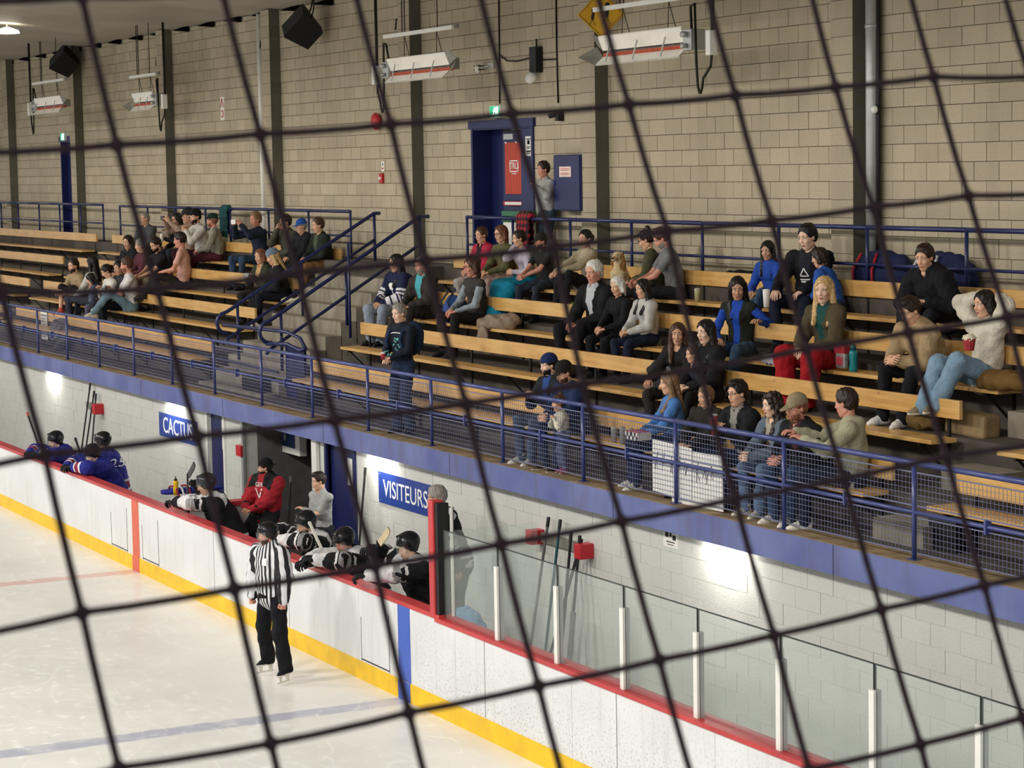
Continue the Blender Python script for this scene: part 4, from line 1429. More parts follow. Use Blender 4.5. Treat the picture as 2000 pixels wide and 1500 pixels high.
pm('man in a grey cardigan and dark green backwards cap, maroon trousers', (-18.644, 4.656, 4.686), 4, body=85, look=95, top=('sweater', '8d8a7e'), inner='c9c7c0', hat=('capb', '15302a'), hair=('short', 'red'), beard='red', legs='4a1f2b', lean=.08, feet='out', sk='r')
pm('older man in a navy pullover holding up a white phone to film', (-16.440, 4.680, 4.732), 4, body=55, look=45, top=('sweater', '1c2436'), hair=('short', 'light'), legs='33465e', arms='phoneup', sk='r')
pm('man in an olive jacket half hidden by the net beside the blue cap man', (-15.014, 4.680, 4.706), 4, body=55, look=60, top=('jacket', '4b4a3c'), hair=('short', 'dark'), arms='chin', legs='3a382f')
pm('grey-bearded man in a bright blue cap and black puffer jacket', (-14.291, 4.680, 4.647), 4, body=55, look=58, top=('puffer', '16181d'), hat=('cap', '2350a0'), hair=('short', 'grey'), legs='2a2c30')
pm('young man in a dark green coat at the end of the top bench', (-13.418, 4.630, 4.678), 4, body=60, look=60, top=('jacket', '232a22'), inner='4d5a42', hair=('short', 'brown'), legs='8a6440', lean=.10, shoes='77736a')
pm('woman with reddish blond hair and a beige scarf, green jacket', (-14.084, 3.853, 4.172), 3, body=50, look=40, sex='f', top=('jacket', '34382c'), inner='c9a070', hair=('bob', 'red'), arms='phone', lean=.12, legs='2c2a26')
pm('blond woman in a blue-grey beanie, black coat with a white fur hood', (-13.417, 3.813, 4.183), 3, body=75, look=80, sex='f', top=('jacket', '1a1b22'), hair=('long', 'blond'), hat=('beanie', '6d7f93'), arms='lap', pitch=22, lean=.16, legs='1a1c26', shoes='dad7cd')

# ---------------------------------------------------------------- spectators, right-hand stands
def pr(*a, **k): return person(*a, group=G1, **k)
P_jersey = pr('woman with long black hair in a navy hockey jersey with striped white sleeves', (-8.740, 3.921, 4.216), 3, body=52, look=62, sex='f', deco=dict(sleeve=((-.4, -.28, 'e3dfe0'), (-.2, -.08, 'e3dfe0'), (.0, .1, 'e3dfe0'), (.2, .5, 'e3dfe0'), (.6, .85, 'e3dfe0'))), top=('jersey', '1d2342'), hair=('long', 'black'), arms='lap', legs='8b95a3', sk='m', legkind='loose')
P_oldman = pr('grey-bearded older man in a brown jacket over a turquoise shirt', (-7.834, 3.912, 4.213), 3, body=50, look=55, top=('jacket', '35302c'), inner='4fa8b4', hair=('bald', 'grey'), beard='grey', glasses=True, legs='2c2826', sk='r')
P_vest = pr('woman with short brown hair in a dark vest over grey sleeves', (-6.232, 3.920, 4.241), 3, body=58, look=62, sex='f', top=('vest', '3a3633', '8d959c'), hair=('bob', 'brown'), legs='201d1b', arms='lap', glasses=True, sk='r')
pr('young woman in a raspberry red jacket at the left end of the top bench', (-7.452, 4.680, 4.626), 4, body=55, look=50, sex='f', top=('jacket', 'b02a44'), inner='241c20', hair=('back', 'brown'), legs='b7b0ac', hood=True)
pr('woman with an auburn bob and glasses in an olive green cardigan', (-6.859, 4.690, 4.651), 4, body=55, look=52, sex='f', top=('sweater', '5c5a3c'), hair=('bob', 'auburn'), glasses=True, legs='c4a49a', arms='lap')
P_teal = pr('woman in a pale lilac blouse and long teal skirt, hand at her mouth', (-6.121, 4.590, 4.604), 4, body=60, look=68, sex='f', top=('blouse', 'b9b0bc'), hair=('back', 'dark'), legs='12809a', legkind='skirt', arms='chin', lean=.14, feet='out')
pr('man in a black cap and black t-shirt, hands clasped over his knees', (-5.556, 4.631, 4.580), 4, body=55, look=58, top=('tee', '232325'), hat=('cap', '26241f'), hair=('short', 'dark'), arms='clasp', legs='2c3340', sk='r', lean=.10, beard='brown', feet='wide')
pr('woman in a beige quarter-zip sweater with her knees drawn up', (-4.461, 4.710, 4.634), 4, body=62, look=42, sex='f', top=('sweater', 'a3977f'), hair=('pony', 'black'), legs='17161a', arms=((.46, .1, .22), (.48, -.08, .2)), feet=((.46, .1, .22), (.44, -.1, .24)), sk='m', lean=.02)
P_dogw = pr('woman in a green sweater with a dark bun, turned to the dog', (-2.759, 4.628, 4.657), 4, body=95, look=100, sex='f', top=('sweater', '4a4a34'), hair=('bun', 'dark'), arms='lap', pitch=22, lean=.12, legs='2c2a26', glasses=True)
pr('man in a grey t-shirt bending his head beside the woman with the bun', (-2.311, 4.582, 4.680), 4, body=85, look=88, top=('tee', '75777a'), hair=('short', 'brown'), arms='clasp', pitch=35, lean=.16, legs='22242a', sk='r', beard='grey')
pr('elderly man with white hair in a black coat', (-2.825, 3.921, 4.276), 3, body=52, look=46, top=('jacket', '141416'), inner='b9bcc2', hair=('short', 'white'), legs='17171a', sk='r')
pr('woman with chin-length white hair in a black turtleneck', (-2.248, 3.920, 4.129), 3, body=55, look=50, sex='f', top=('sweater', '141417'), hair=('bob', 'white'), collar=True, legs='141417', arms='lap', pitch=12)
P_hood = pr('young woman with long dark hair in a white hooded sweatshirt and navy trousers', (-1.600, 3.890, 4.125), 3, body=62, look=60, sex='f', top=('hoodie', 'b7b4ae'), hair=('long', 'black'), legs='1c2238', lean=.08)
pr('woman with long brown hair in a black jacket, face turned to the right', (0.437, 3.134, 3.747), 2, body=45, look=12, sex='f', top=('jacket', '1b1819'), hair=('long', 'brown'), legs='2f2a28', sk='m', arms='knees', lean=.08)
pr('pale woman with long black hair in a black jacket beside the brown-haired woman', (0.960, 3.160, 3.797), 2, body=55, look=50, sex='f', top=('jacket', '17171b'), hair=('long', 'black'), sk='p', legs='17171b')
pr('small girl with brown hair in a dark navy coat turned to the left', (0.844, 3.063, 3.554), 2, body=75, look=72, sex='f', top=('jacket', '20222f'), hair=('back', 'brown'), legs='28303f', lean=.15, child=.8)
P_bluemid = pr('woman with long dark hair in a cobalt sweater and dark vest, holding a cup', (0.367, 3.952, 4.205), 3, body=35, look=8, sex='f', top=('vest', '23261f', '2148a8'), inner='2148a8', hair=('long', 'black'), legs='3f5876', arms=((.22, .36, .32), (.28, -.12, .12)), pitch=18, sk='m')
pr('laughing woman with long dark hair in a cobalt blue cardigan on the top bench', (-0.097, 4.653, 4.588), 4, body=48, look=32, sex='f', top=('sweater', '2448a0'), hair=('long', 'black'), legs='3b5370', arms='lap', pitch=14, sk='m', lean=.08, feet=((.5, .1, .2), (.42, -.12)))
P_print = pr('man with short black hair in a black jacket over a printed t-shirt', (0.637, 4.694, 4.752), 4, body=38, look=50, top=('jacket', '15151a'), inner='22242c', hair=('short', 'black'), legs='1c2233', arms='knees', sk='p', pitch=15)
pr('woman in a bright blue sweater with short dark hair, seen from behind', (0.974, 4.615, 4.538), 4, body=118, look=112, sex='f', top=('sweater', '2a55a6'), hair=('bob', 'dark'), lean=.2, legs='23304a', arms='lap', pitch=15)
P_scarf = pr('blond woman with a dark green scarf and olive coat, red cloth on her lap', (2.055, 3.921, 4.257), 3, body=50, look=30, sex='f', top=('jacket', '4f4632'), inner='1f4a46', hair=('long', 'blond'), sk='p', legs='9c1620', legkind='lapcloth', arms='lap')
pr('dark-haired man in a black winter coat leaning forward on the top bench', (3.105, 4.413, 4.602), 4, body=55, look=42, top=('puffer', '131318'), hair=('short', 'dark'), legs='1b1c22', arms='knees', wide=1.12, lean=.32, pitch=16)
P_beige = pr('young man with a moustache in a beige jacket and white sneakers, hands clasped', (3.854, 3.670, 4.137), 3, body=60, look=62, wide=1.1, top=('jacket', 'a38c68'), hair=('quiff', 'dark'), legs='17181c', arms='clasp', lean=.30, pitch=28, shoes='e6e4de', feet=((.52, .16), (.48, -.16)))
P_white = pr('woman in a white and gold jacket with both arms raised behind her head, pale jeans', (4.589, 3.970, 4.221), 3, body=66, look=66, sex='f', wide=1.1, top=('jacket', 'cfc6b4'), hair=('bob', 'black'), legs='7f9ab0', arms='behind', lean=0, feet=((.56, .06, .20), (.62, -.04, .18)), shoes='8a7a60', legkind='loose')
# front row at the rail
P_f1 = pr('bearded man in a navy backwards cap and black sweatshirt at the rail', (-1.095, 2.350, 3.344), 1, body=60, look=60, top=('hoodie', '1d222c'), inner='2c4a86', hat=('capb', '1b2a55'), hair=('short', 'black'), beard='black', legs='46566a', arms='phone', lean=.10, shoes='c9c6be', sk='p')
pr('bearded man in a black cap and dark blue hoodie beside the backwards cap man', (-0.511, 2.231, 3.306), 1, body=58, look=56, top=('hoodie', '1d2f52'), hat=('cap', '1e1c1b'), hair=('short', 'dark'), beard='brown', legs='27344c', arms='clasp', lean=.22, pitch=22, shoes='4a3c33')
P_kid = person('small child in a cream top and pink boots standing at the wire mesh', (-0.167, 1.970, 3.015), floor=2.245, stand=True, hs=1.5, wide=1.25, body=75, look=70, sex='f', top=('sweater', 'cfc8b4'), hair=('bun', 'brown'), legs='55607a', child=.7, arms=((.26, .10, .34), (.26, -.10, .34)), shoes='b03a6a', group=G1)
P_f3 = pr('woman with long light brown hair in a light blue sweater at the rail', (1.403, 2.431, 3.326), 1, body=82, look=88, sex='f', top=('sweater', '4a78b4'), hair=('long', 'light'), legs='1f2a44', arms='lap', shoes='cfccc2', lean=.02)
pr('child in a dark jacket between the light blue sweater woman and the glasses man', (2.089, 2.450, 3.237), 1, body=50, look=60, top=('jacket', '26241f'), hair=('short', 'light'), legs='27344c', child=.8, lean=0)
P_f5 = pr('man with glasses and short black hair in a black zip jacket, holding a red drink', (2.898, 2.310, 3.347), 1, body=62, look=58, top=('jacket', '17181c'), inner='8a8781', hair=('quiff', 'black'), glasses=True, legs='1f2a44', arms='phone', lean=.14, sk='l', feet='in')
pr('woman with long curly brown hair in a denim and tan jacket', (3.528, 2.290, 3.287), 1, body=62, look=68, sex='f', top=('jacket', '5f6b78'), inner='a39b8a', hair=('curly', 'dark'), legs='5f7896', arms='clasp', lean=.16, sk='p', shoes='cfc9b4')
P_cap = pr('red-bearded man in a khaki cap and black jacket, hands clasped', (4.087, 2.190, 3.312), 1, body=60, look=56, top=('jacket', '1b1b1e'), inner='44282c', hat=('cap', '8f8266'), hair=('short', 'red'), beard='red', legs='2f4460', arms='clasp', lean=.26, sk='r', shoes='d9d3c2')
P_cream = pr('dark-haired man in a cream hooded sweatshirt leaning his arm on the rail, seen from behind', (4.575, 2.402, 3.387), 1, body=100, look=122, top=('hoodie', 'a8a58a'), hair=('short', 'dark'), legs='1c2030', arms=((.42, .20, .36), (.50, -.02, .40)), lean=.06, shoes='e0ddcc', sk='r')
P_stand = person('standing grey-haired man in a navy printed sweatshirt with backpack straps at the rail', (-4.666, 2.120, 3.765), floor=2.235, stand=True, body=45, look=46, top=('sweater', '171c2b'), hair=('short', 'grey'), legs='27364f', arms=((.27, .05, .12), (.27, -.05, .12)), sk='p', pitch=10, group=G1, legkind='loose')
P_door = person('tall man in a light grey quarter-zip standing by the blue door', (-6.466, 5.170, 5.537), floor=4.12, stand=True, body=62, look=62, top=('sweater', '9d9f9c'), inner=None, hair=('short', 'dark'), legs='36424f', arms=((.26, .14, .42), (.05, -.2, -.05)), sk='r', group=G1, collar=True)

# ---------------------------------------------------------------- players, coach and referee
GP = 'players on the benches'
M_HBLK = 'black_jersey'
def stripe_mat(name, base, stripes, axis=2, scale=1):
    """stripes: list of (lo, hi, colour) along an object axis"""
    m = bpy.data.materials.new(name); m.use_nodes = True
    n = N(m); tc = n.new('TexCoord'); sp = n.new('SeparateXYZ'); n.link(tc.outputs['Object'], sp.inputs[0])
    z = sp.outputs[axis]; c = lin(base)
    for lo, hi, col in stripes:
        f = n.math('MULTIPLY', n.math('GREATER_THAN', z, lo), n.math('LESS_THAN', z, hi))
        c = n.mix(f, c, lin(col))
    n.link(c, n.b.inputs['Base Color']); n.b.inputs['Roughness'].default_value = .8
    return m
def ref_mat():
    m = bpy.data.materials.new('referee_stripes'); m.use_nodes = True
    n = N(m); tc = n.new('TexCoord'); sp = n.new('SeparateXYZ'); n.link(tc.outputs['Object'], sp.inputs[0])
    wob = n.math('MULTIPLY', n.math('SUBTRACT', n.noise(tc.outputs['Object'], 7, 2), .5), .012)
    ang = n.math('ADD', n.math('MULTIPLY', n.math('ARCTAN2', sp.outputs[1], sp.outputs[0]), .17), wob)
    w_ = n.math('FRACT', n.math('DIVIDE', n.math('ADD', ang, 3.0), .056))
    f = n.math('GREATER_THAN', w_, .5)
    n.link(n.mix(f, lin('dcdce0'), lin('15151b')), n.b.inputs['Base Color']); n.b.inputs['Roughness'].default_value = .75
    return m
P_ref = person('referee in a black and white striped jersey and black trousers skating along the boards', (-1.650, -0.880, 1.622), floor=.085, stand=True, wide=1.1, body=42, look=64, top=('jersey', 'ffffff', ref_mat()), legs='131318', legkind='loose', hair=('short', 'dark'), hat=('helmet', '15161a'), beard='brown', sk='r', arms=((.10, .30, -.06), (.06, -.28, -.06)), feet=((.06, .26, .0), (-.14, -.26, .02)), shoes='15151a', group=None, hand='fist')
def player(label, head, body, look, col, pitch=15, arms='knees', gl='14151a', lean=.40, beard=None, sk='l', hair=('short', 'dark'), fl=.15, hat='15161a', **k):
    return person(label, head, floor=fl, wide=k.pop('wide', 1.12), seat=k.pop('seat', .56), body=body, look=look, pitch=pitch, lean=lean, top=('jersey', col), legs='17171b', legkind='loose', feet=((.06, .12), (.04, -.12)), hat=('helmet', hat), hair=hair, arms=arms, gloves=gl, beard=beard, sk=sk, group=GP, hand='grip', **k)
P_p1 = player('player in a royal blue jersey leaning over the boards, leftmost of the far bench', (-14.174, 0.300, 1.322), 60, 50, '2a2f86', arms=((.66, .18, .47), (.70, -.12, .46)), sk='p', deco=dict(sleeve=((.35, .5, 'd8d6da'), (.5, .75, '8a2a44'), (.75, .85, 'd8d6da')), hem=((-.05, .0, 'd8d6da'), (.0, .08, '8a2a44'), (.08, .11, 'd8d6da'))))
P_p2 = player('shorter player in a blue jersey bent over the boards beside number 25', (-12.122, 0.300, 1.321), 62, 62, '262c84', pitch=28, arms=((.66, .12, .47), (.68, -.14, .46)), sk='p', far=True, deco=dict(sleeve=((.35, .5, 'd8d6da'), (.5, .75, '8a2a44'), (.75, .85, 'd8d6da')), hem=((-.05, .0, 'd8d6da'), (.0, .08, '8a2a44'), (.08, .11, 'd8d6da'))))
P_p3 = player('player in a royal blue jersey with number 25 and red hem stripes', (-12.656, 0.620, 1.434), 95, 95, '2a2f86', arms=((.60, .10, .48), (.62, -.12, .47)), sk='p', lean=.25, deco=dict(sleeve=((.35, .5, 'd8d6da'), (.5, .75, '8a2a44'), (.75, .85, 'd8d6da')), hem=((.04, .07, 'd8d6da'), (.07, .17, '8a2a44'), (.17, .20, 'd8d6da'))))
P_p4 = player('player in black with white shoulder yoke, arm hanging over the boards, next to the divider', (-7.265, 0.400, 1.407), 70, 85, '1a1a1c', arms=((.72, -.06, .50), (.40, -.30, .66)), hat='33343a', deco=dict(yoke='d6d4d4', sleeve=((-.45, -.34, 'cfcdcd'), (-.2, .0, '9a9898'), (.06, .16, 'e0dede')), hem=((-.04, .03, 'cfcdcd'), (.06, .09, 'cfcdcd'))))
P_red = person('goaltender in a red and black jersey with a black cap sitting by the corridor', (-7.409, 1.300, 1.564), floor=.15, seat=.85, body=40, look=75, top=('jersey', 'a32530'), hat=('capb', '141416'), hair=('short', 'black'), beard='black', legs='1d1d20', legkind='pads', arms='lap', sk='m', group=GP, lean=.0, feet='wide', wide=1.2, deco=dict(yoke='1a1518', sleeve=((.7, .85, '1a1518'),), hem=((-.03, .03, '1a1518'),)))
P_coach = person('coach in a light grey zip sweater with folded arms', (-5.358, 1.250, 1.615), floor=.15, stand=True, body=52, look=64, top=('sweater', '9a9a98'), hair=('quiff', 'dark'), beard=None, arms=((.24, -.12, .30), (.22, .12, .27)), legs='23252b', sk='l', group=GP, collar=True)
P_p5 = player('player in black with a clear visor leaning over the boards in front of the coach', (-3.757, 0.420, 1.342), 60, 62, '17171a', arms=((.68, .10, .50), (.62, -.26, .52)), beard='brown', deco=dict(yoke='d6d4d4', sleeve=((-.45, -.34, 'cfcdcd'), (-.2, .0, '9a9898'), (.06, .16, 'e0dede')), hem=((-.04, .03, 'cfcdcd'), (.06, .09, 'cfcdcd'))))
P_p6 = player('bearded player in black resting his gloves over the boards beside the stick', (-2.385, 0.340, 1.329), 58, 52, '17171a', pitch=25, arms=((.74, .12, .48), (.78, -.06, .44)), beard='grey', sk='r', deco=dict(yoke='d6d4d4', sleeve=((-.45, -.34, 'cfcdcd'), (-.2, .0, '9a9898'), (.06, .16, 'e0dede')), hem=((-.04, .03, 'cfcdcd'), (.06, .09, 'cfcdcd'))))
P_p7 = player('player in black with a captain letter holding his stick blade up, nearest the red post', (-0.972, 0.500, 1.454), 62, 58, '17171a', arms=((.74, .02, .49), (.46, -.34, .66)), sk='p', lean=.25, deco=dict(yoke='d6d4d4', sleeve=((-.45, -.34, 'cfcdcd'), (-.2, .0, '9a9898'), (.06, .16, 'e0dede')), hem=((-.04, .03, 'cfcdcd'), (.06, .09, 'cfcdcd'))))
P_p8 = person('standing grey-haired player in a black and white jersey behind the red post', (-1.580, 1.150, 1.871), floor=.15, stand=True, body=88, look=98, top=('jersey', '17171a'), hair=('short', 'grey'), legs='17171a', legkind='pads', arms='down', sk='m', group=GP, lean=.26, deco=dict(yoke='d6d4d4', sleeve=((-.45, -.34, 'cfcdcd'), (-.2, .0, '9a9898'), (.06, .16, 'e0dede')), hem=((-.04, .03, 'cfcdcd'), (.06, .09, 'cfcdcd'))))

# ---------------------------------------------------------------- fixtures on the back wall
def wobj(label, cat, pos, name):
    return empty(name, pos, 0, label, cat)
def exit_sign(x, z, label):
    t = empty('exit_sign', (x, YB, z), 0, label, 'sign', 'green exit signs')
    MB().box(-.17, .17, -.10, 0, -.09, .09).build('case', M_WHITE, t)
    MB().box(-.155, .155, -.104, -.10, -.08, .08).build('face', mat('exit_green', '1d9a6c', .5, var=0, emit='1d9a6c', estr=.9), t)
    # running man and doorway, lit white
    m = MB().box(.03, .12, -.107, -.104, -.07, .07).build('doorway', mat('exit_white', 'e8fff6', .5, var=0, emit='dffff0', estr=1.6), t)
    g = MB()
    g.box(-.015, .015, -.107, -.104, .035, .062)
    g.bar((0, -.1055, .03), (-.02, -.1055, -.02), .025, .003).bar((-.02, -.1055, -.02), (-.06, -.1055, -.05), .018, .003).bar((-.02, -.1055, -.02), (.012, -.1055, -.07), .018, .003)
    g.bar((0, -.1055, .02), (-.05, -.1055, .01), .014, .003).bar((0, -.1055, .02), (.03, -.1055, -.01), .014, .003)
    g.build('figure', mat('exit_white', 'e8fff6', .5, var=0), t)
    return t
exit_sign(-8.191, 6.38, 'green running man exit sign above the blue door with the red poster')
exit_sign(-30.525, 6.46, 'small green exit sign above the far left blue door')

# red poster with planks and a hockey stick
t = empty('poster', (-8.03, YB + .165, 5.56), 0, 'tall red poster with a hockey stick and a white framed logo on the blue door', 'poster')
M_PR = mat('poster_red', 'b8402c', .6, var=.06)
m = MB()
for i in range(8):
    x = -.37 + .0925 * i
    m.box(x + .002, x + .0905, -.006, 0, -.375, .375)
m.build('print', M_PR, t); MB().box(-.371, .371, -.002, .002, -.376, .376).build('sheet', mat('poster_dark_red', '7c2418', .6), t)
MB().box(.20, .34, -.009, -.006, -.37, .0).build('stick_blade_print', mat('tape_print', 'd9c7a0', .6, var=.2, scale=20), t)
MB().bar((.25, -.0075, -.02), (.33, -.0075, .36), .09, .003).build('stick_shaft_print', mat('shaft_print', '8a5a34', .6, var=.3, scale=14), t)
MB().box(.24, .32, -.0095, -.009, .31, .372).build('stick_knob_print', mat('knob_print', 'c9b690', .6), t)
for z in (-.10, -.18, -.26): MB().box(.245, .29, -.0105, -.009, z, z + .04).build('mark', M_INK, t)
fr = MB()
for a in ((-.22, .06, .10, .115), (-.22, .06, -.055, -.04), (-.22, -.205, -.055, .115), (.045, .06, -.055, .115)):
    fr.box(a[0], a[1], -.009, -.006, a[2], a[3])
fr.build('logo_frame', M_LETTER, t)
text('logo_text', 'TRU', .14, M_LETTER, (-.08, -.008, .03), FACE, t, .001)
MB().box(-.15, -.01, -.008, -.006, -.085, -.075).build('logo_line', M_LETTER, t)
for x in (-.33, .0, .30): MB().box(x - .03, x + .03, -.009, -.006, .365, .385).build('tape', M_PAPER, t)

t = empty('notice', (-7.36, YB + .02, 5.87), 0, 'narrow white notice sheet on the panel beside the red poster', 'sign')
MB().box(-.10, .10, -.006, 0, -.14, .14).build('sheet', M_PAPER, t)
for i, (z, wd, h) in enumerate(((.10, .07, .008), (.055, .04, .03), (.05, .02, .02), (-.01, .06, .006), (-.03, .05, .006), (-.075, .075, .012), (-.105, .06, .006))):
    MB().box(-wd, wd * .8, -.008, -.006, z - h, z + h).build('print_line', M_INK, t)

t = empty('cabinet', ((-6.156 + -5.412) / 2, YB, 5.352), 0, 'blue metal wall cabinet right of the standing man by the door', 'cabinet')
bevel(MB().box(-.38, .38, -.22, 0, -.38, .38).build('box', M_DBLUE, t), .006)
bevel(MB().box(-.37, .36, -.235, -.22, -.37, .37).build('door', M_DBLUE, t), .004)
MB().box(-.37, -.33, -.25, -.235, -.03, .03).build('latch', M_BLUE, t)
MB().box(-.2, .13, -.239, -.235, .08, .22).build('label_plate', mat('pale_pink_paper', 'e6cfc4', .7), t)
for z in (.19, .17, .13, .11): MB().box(-.17, .09, -.241, -.239, z - .004, z + .004).build('print_line', mat('red_ink', 'b05548', .7), t)

def small(name, label, cat, pos, builder):
    t = empty(name, pos, 0, label, cat)
    builder(t)
    return t
def _bell(t):
    MB().lathe([(.02, 0), (.13, .0), (.14, .03), (.11, .07), (.04, .09), (.01, .09)], 24, M=Matrix.Rotation(PI / 2, 4, 'X')).build('gong', M_RED, t, True)
    MB().lathe([(.06, -.05), (.06, .0)], 12, M=Matrix.Rotation(PI / 2, 4, 'X')).build('base', M_RED, t)
small('fire_bell', 'round red fire bell on the block wall left of the third pilaster', 'bell', (-12.530, YB - .05, 6.354), _bell)
def _pull(t):
    bevel(MB().box(-.06, .06, -.05, 0, -.08, .08).build('box', M_RED, t), .006)
    MB().box(-.035, .035, -.065, -.05, -.02, .02).build('handle', M_WHITE, t)
small('fire_alarm_pull', 'red fire alarm pull box below the bell', 'alarm', (-12.464, YB, 5.435), _pull)
def _ps(t):
    MB().box(-.05, .05, -.006, 0, -.08, .08).build('plate', M_PAPER, t)
    MB().box(-.03, .03, -.009, -.006, -.045, -.02).build('symbol', M_RED, t)
    MB().box(-.012, .012, -.009, -.006, .01, .055).build('symbol', M_INK, t)
small('sign', 'tiny white sign just above the red pull box', 'sign', (-12.455, YB, 5.625), _ps)
def _fs(t):
    MB().box(-.1, .1, -.008, 0, -.22, .22).build('plate', M_PAPER, t)
    m = MB()
    for k in range(3):
        a = [(0, .19), (-.08, .03), (.08, .03)][k]; b = [(-.08, .03), (.08, .03), (0, .19)][k]
        m.bar((a[0], -.011, a[1]), (b[0], -.011, b[1]), .018, .004)
    m.build('triangle', M_RED, t)
    MB().lathe([(.07, 0), (.07, .004)], 20, M=Matrix.Translation((0, -.01, -.1)) @ Matrix.Rotation(PI / 2, 4, 'X')).build('ring', M_RED, t)
    MB().lathe([(.045, 0), (.045, .004)], 20, M=Matrix.Translation((0, -.014, -.1)) @ Matrix.Rotation(PI / 2, 4, 'X')).build('disc', M_PAPER, t)
small('warning_sign', 'narrow white sign with a red triangle over a red ring, high on the far wall', 'sign', (-19.936, YB, 6.786), _fs)
# school-crossing style diamond
t = empty('warning_sign', (-4.737, 5.15, 7.549), math.radians(55), 'yellow diamond warning sign with black figures at the top edge of the wall', 'sign')
Rm = Matrix.Rotation(PI / 4, 4, 'Y')
bevel(MB().box(-.31, .31, -.012, 0, -.31, .31, M=Rm).build('plate', mat('sign_yellow', 'd9a516', .5), t), .002)
m = MB()
for i in range(4):
    a = PI / 2 * i; b = a + PI / 2
    m.bar((.40 * math.cos(a), -.014, .40 * math.sin(a)), (.40 * math.cos(b), -.014, .40 * math.sin(b)), .02, .004)
m.build('border', M_BLACK, t)
m = MB()
for x, z, s_ in ((.12, .0, 1.0), (-.14, -.06, .75)):
    m.lathe([(.045 * s_, 0), (.045 * s_, .004)], 14, M=Matrix.Translation((x, -.012, z + .17 * s_)) @ Matrix.Rotation(PI / 2, 4, 'X'))
    m.bar((x, -.014, z + .12 * s_), (x - .02, -.014, z - .05 * s_), .07 * s_, .004)
    m.bar((x - .02, -.014, z - .05 * s_), (x + .05 * s_, -.014, z - .2 * s_), .035 * s_, .004)
    m.bar((x - .02, -.014, z - .05 * s_), (x - .10 * s_, -.014, z - .18 * s_), .035 * s_, .004)
    m.bar((x, -.014, z + .08 * s_), (x - .11 * s_, -.014, z), .028 * s_, .004)
tag(m.build('figures', M_BLACK, t), kind='stuff')

t.scale = (.72,) * 3

# emergency lights, camera, cables, pipes
t = empty('emergency_light', (-6.949, YB, 7.059), 0, 'black battery box with a round white lamp head on the wall', 'lamp')
bevel(MB().box(-.10, .10, -.12, 0, -.17, .19).build('battery_box', M_BLACK, t), .01)
MB().bar((0, -.05, .19), (0, -.05, .30), .02).build('conduit', M_BLACK, t)
MB().lathe([(.03, .06), (.085, .02), (.09, 0), (.01, -.005)], 20, M=Matrix.Translation((-.04, -.12, -.24)) @ Matrix.Rotation(math.radians(70), 4, 'X') @ Matrix.Rotation(.5, 4, 'Y')).build('lamp_head', M_WHITE, t, True)
t = empty('emergency_light', (-8.599, YB, 7.036), 0, 'small twin spot lamp on a bracket left of the black battery box', 'lamp')
MB().box(.06, .26, -.03, 0, -.02, .06).tube([(.1, -.03, .02), (.0, -.08, .0)], .015, 6).build('bracket', M_GALV, t)
MB().lathe([(.05, .05), (.07, .0), (.07, -.02)], 14, M=Matrix.Translation((-.05, -.12, -.02)) @ Matrix.Rotation(PI / 2, 4, 'X') @ Matrix.Rotation(-.6, 4, 'Y')).build('lamp_head', M_WHITE, t, True)
MB().box(-.13, .02, -.16, -.06, .02, .035).box(-.13, .02, -.16, -.06, -.035, -.02).build('slat', M_BLACK, t)
t = empty('camera', (-6.338, YB, 6.280), 0, 'small dark security camera hanging on a cable above the cabinet', 'camera')
MB().box(-.02, .08, -.09, 0, -.08, .06).build('mount', M_STEEL, t)
MB().tube([(.02, -.06, .02), (-.12, -.12, -.01)], .035, 10).build('housing', M_BLACK, t, True)
def cable(name, label, pts, r, m_, cat):
    o = MB().tube(pts, r, 6).build(name, m_, None, True)
    return tag(o, label, cat)
cable('cable', 'thin dark cable running down the wall to the green exit sign', [(-8.15, YB - .015, 8.4), (-8.17, YB - .015, 7.5), (-8.19, YB - .015, 6.5)], .012, M_STEEL, 'cable')
cable('cable', 'dark cable running down the wall to the small camera', [(-6.41, YB - .015, 8.4), (-6.42, YB - .015, 7.2), (-6.40, YB - .015, 6.45)], .013, M_STEEL, 'cable')
cable('cable', 'sagging cable linking the wall lamps to the camera cable', [(-8.17, YB - .02, 7.2), (-7.9, YB - .03, 7.1), (-7.6, YB - .03, 7.08), (-7.24, YB - .03, 7.1), (-6.8, YB - .03, 7.06), (-6.42, YB - .02, 7.05)], .011, M_STEEL, 'cable')
cable('pipe', 'white painted vertical pipe on the wall above the middle stands', [(-17.72, YB - .06, 4.12), (-17.72, YB - .06, 8.42)], .055, M_WHITE, 'pipe')
t = empty('pipe', (1.0, YB - .09, 4.12), 0, 'thick grey galvanised downpipe beside the dark pilaster at the right', 'pipe')
MB().tube([(0, 0, 0), (0, 0, 4.3)], .075, 14).build('pipe_run', M_GALV, t, True)
for z in (.9, 2.9): MB().tube([(0, 0, z), (0, 0, z + .04)], .083, 14).build('clamp', M_GALV, t, True)
MB().tube([(.09, 0, -0), (.09, .03, 4.3)], .022, 8).build('cable_run', M_BLACK, t, True)
t = empty('sensor', (1.10, YB - .12, 6.133), 0, 'tiny white sensor dome on the side of the grey downpipe', 'sensor')
MB().lathe([(.045, 0), (.045, .02), (.03, .045), (.005, .05)], 12, M=Matrix.Rotation(PI / 2, 4, 'X')).build('dome', M_WHITE, t, True)
MB().lathe([(.05, -.02), (.05, 0)], 12, M=Matrix.Rotation(PI / 2, 4, 'X')).build('base', M_BLACK, t, True)
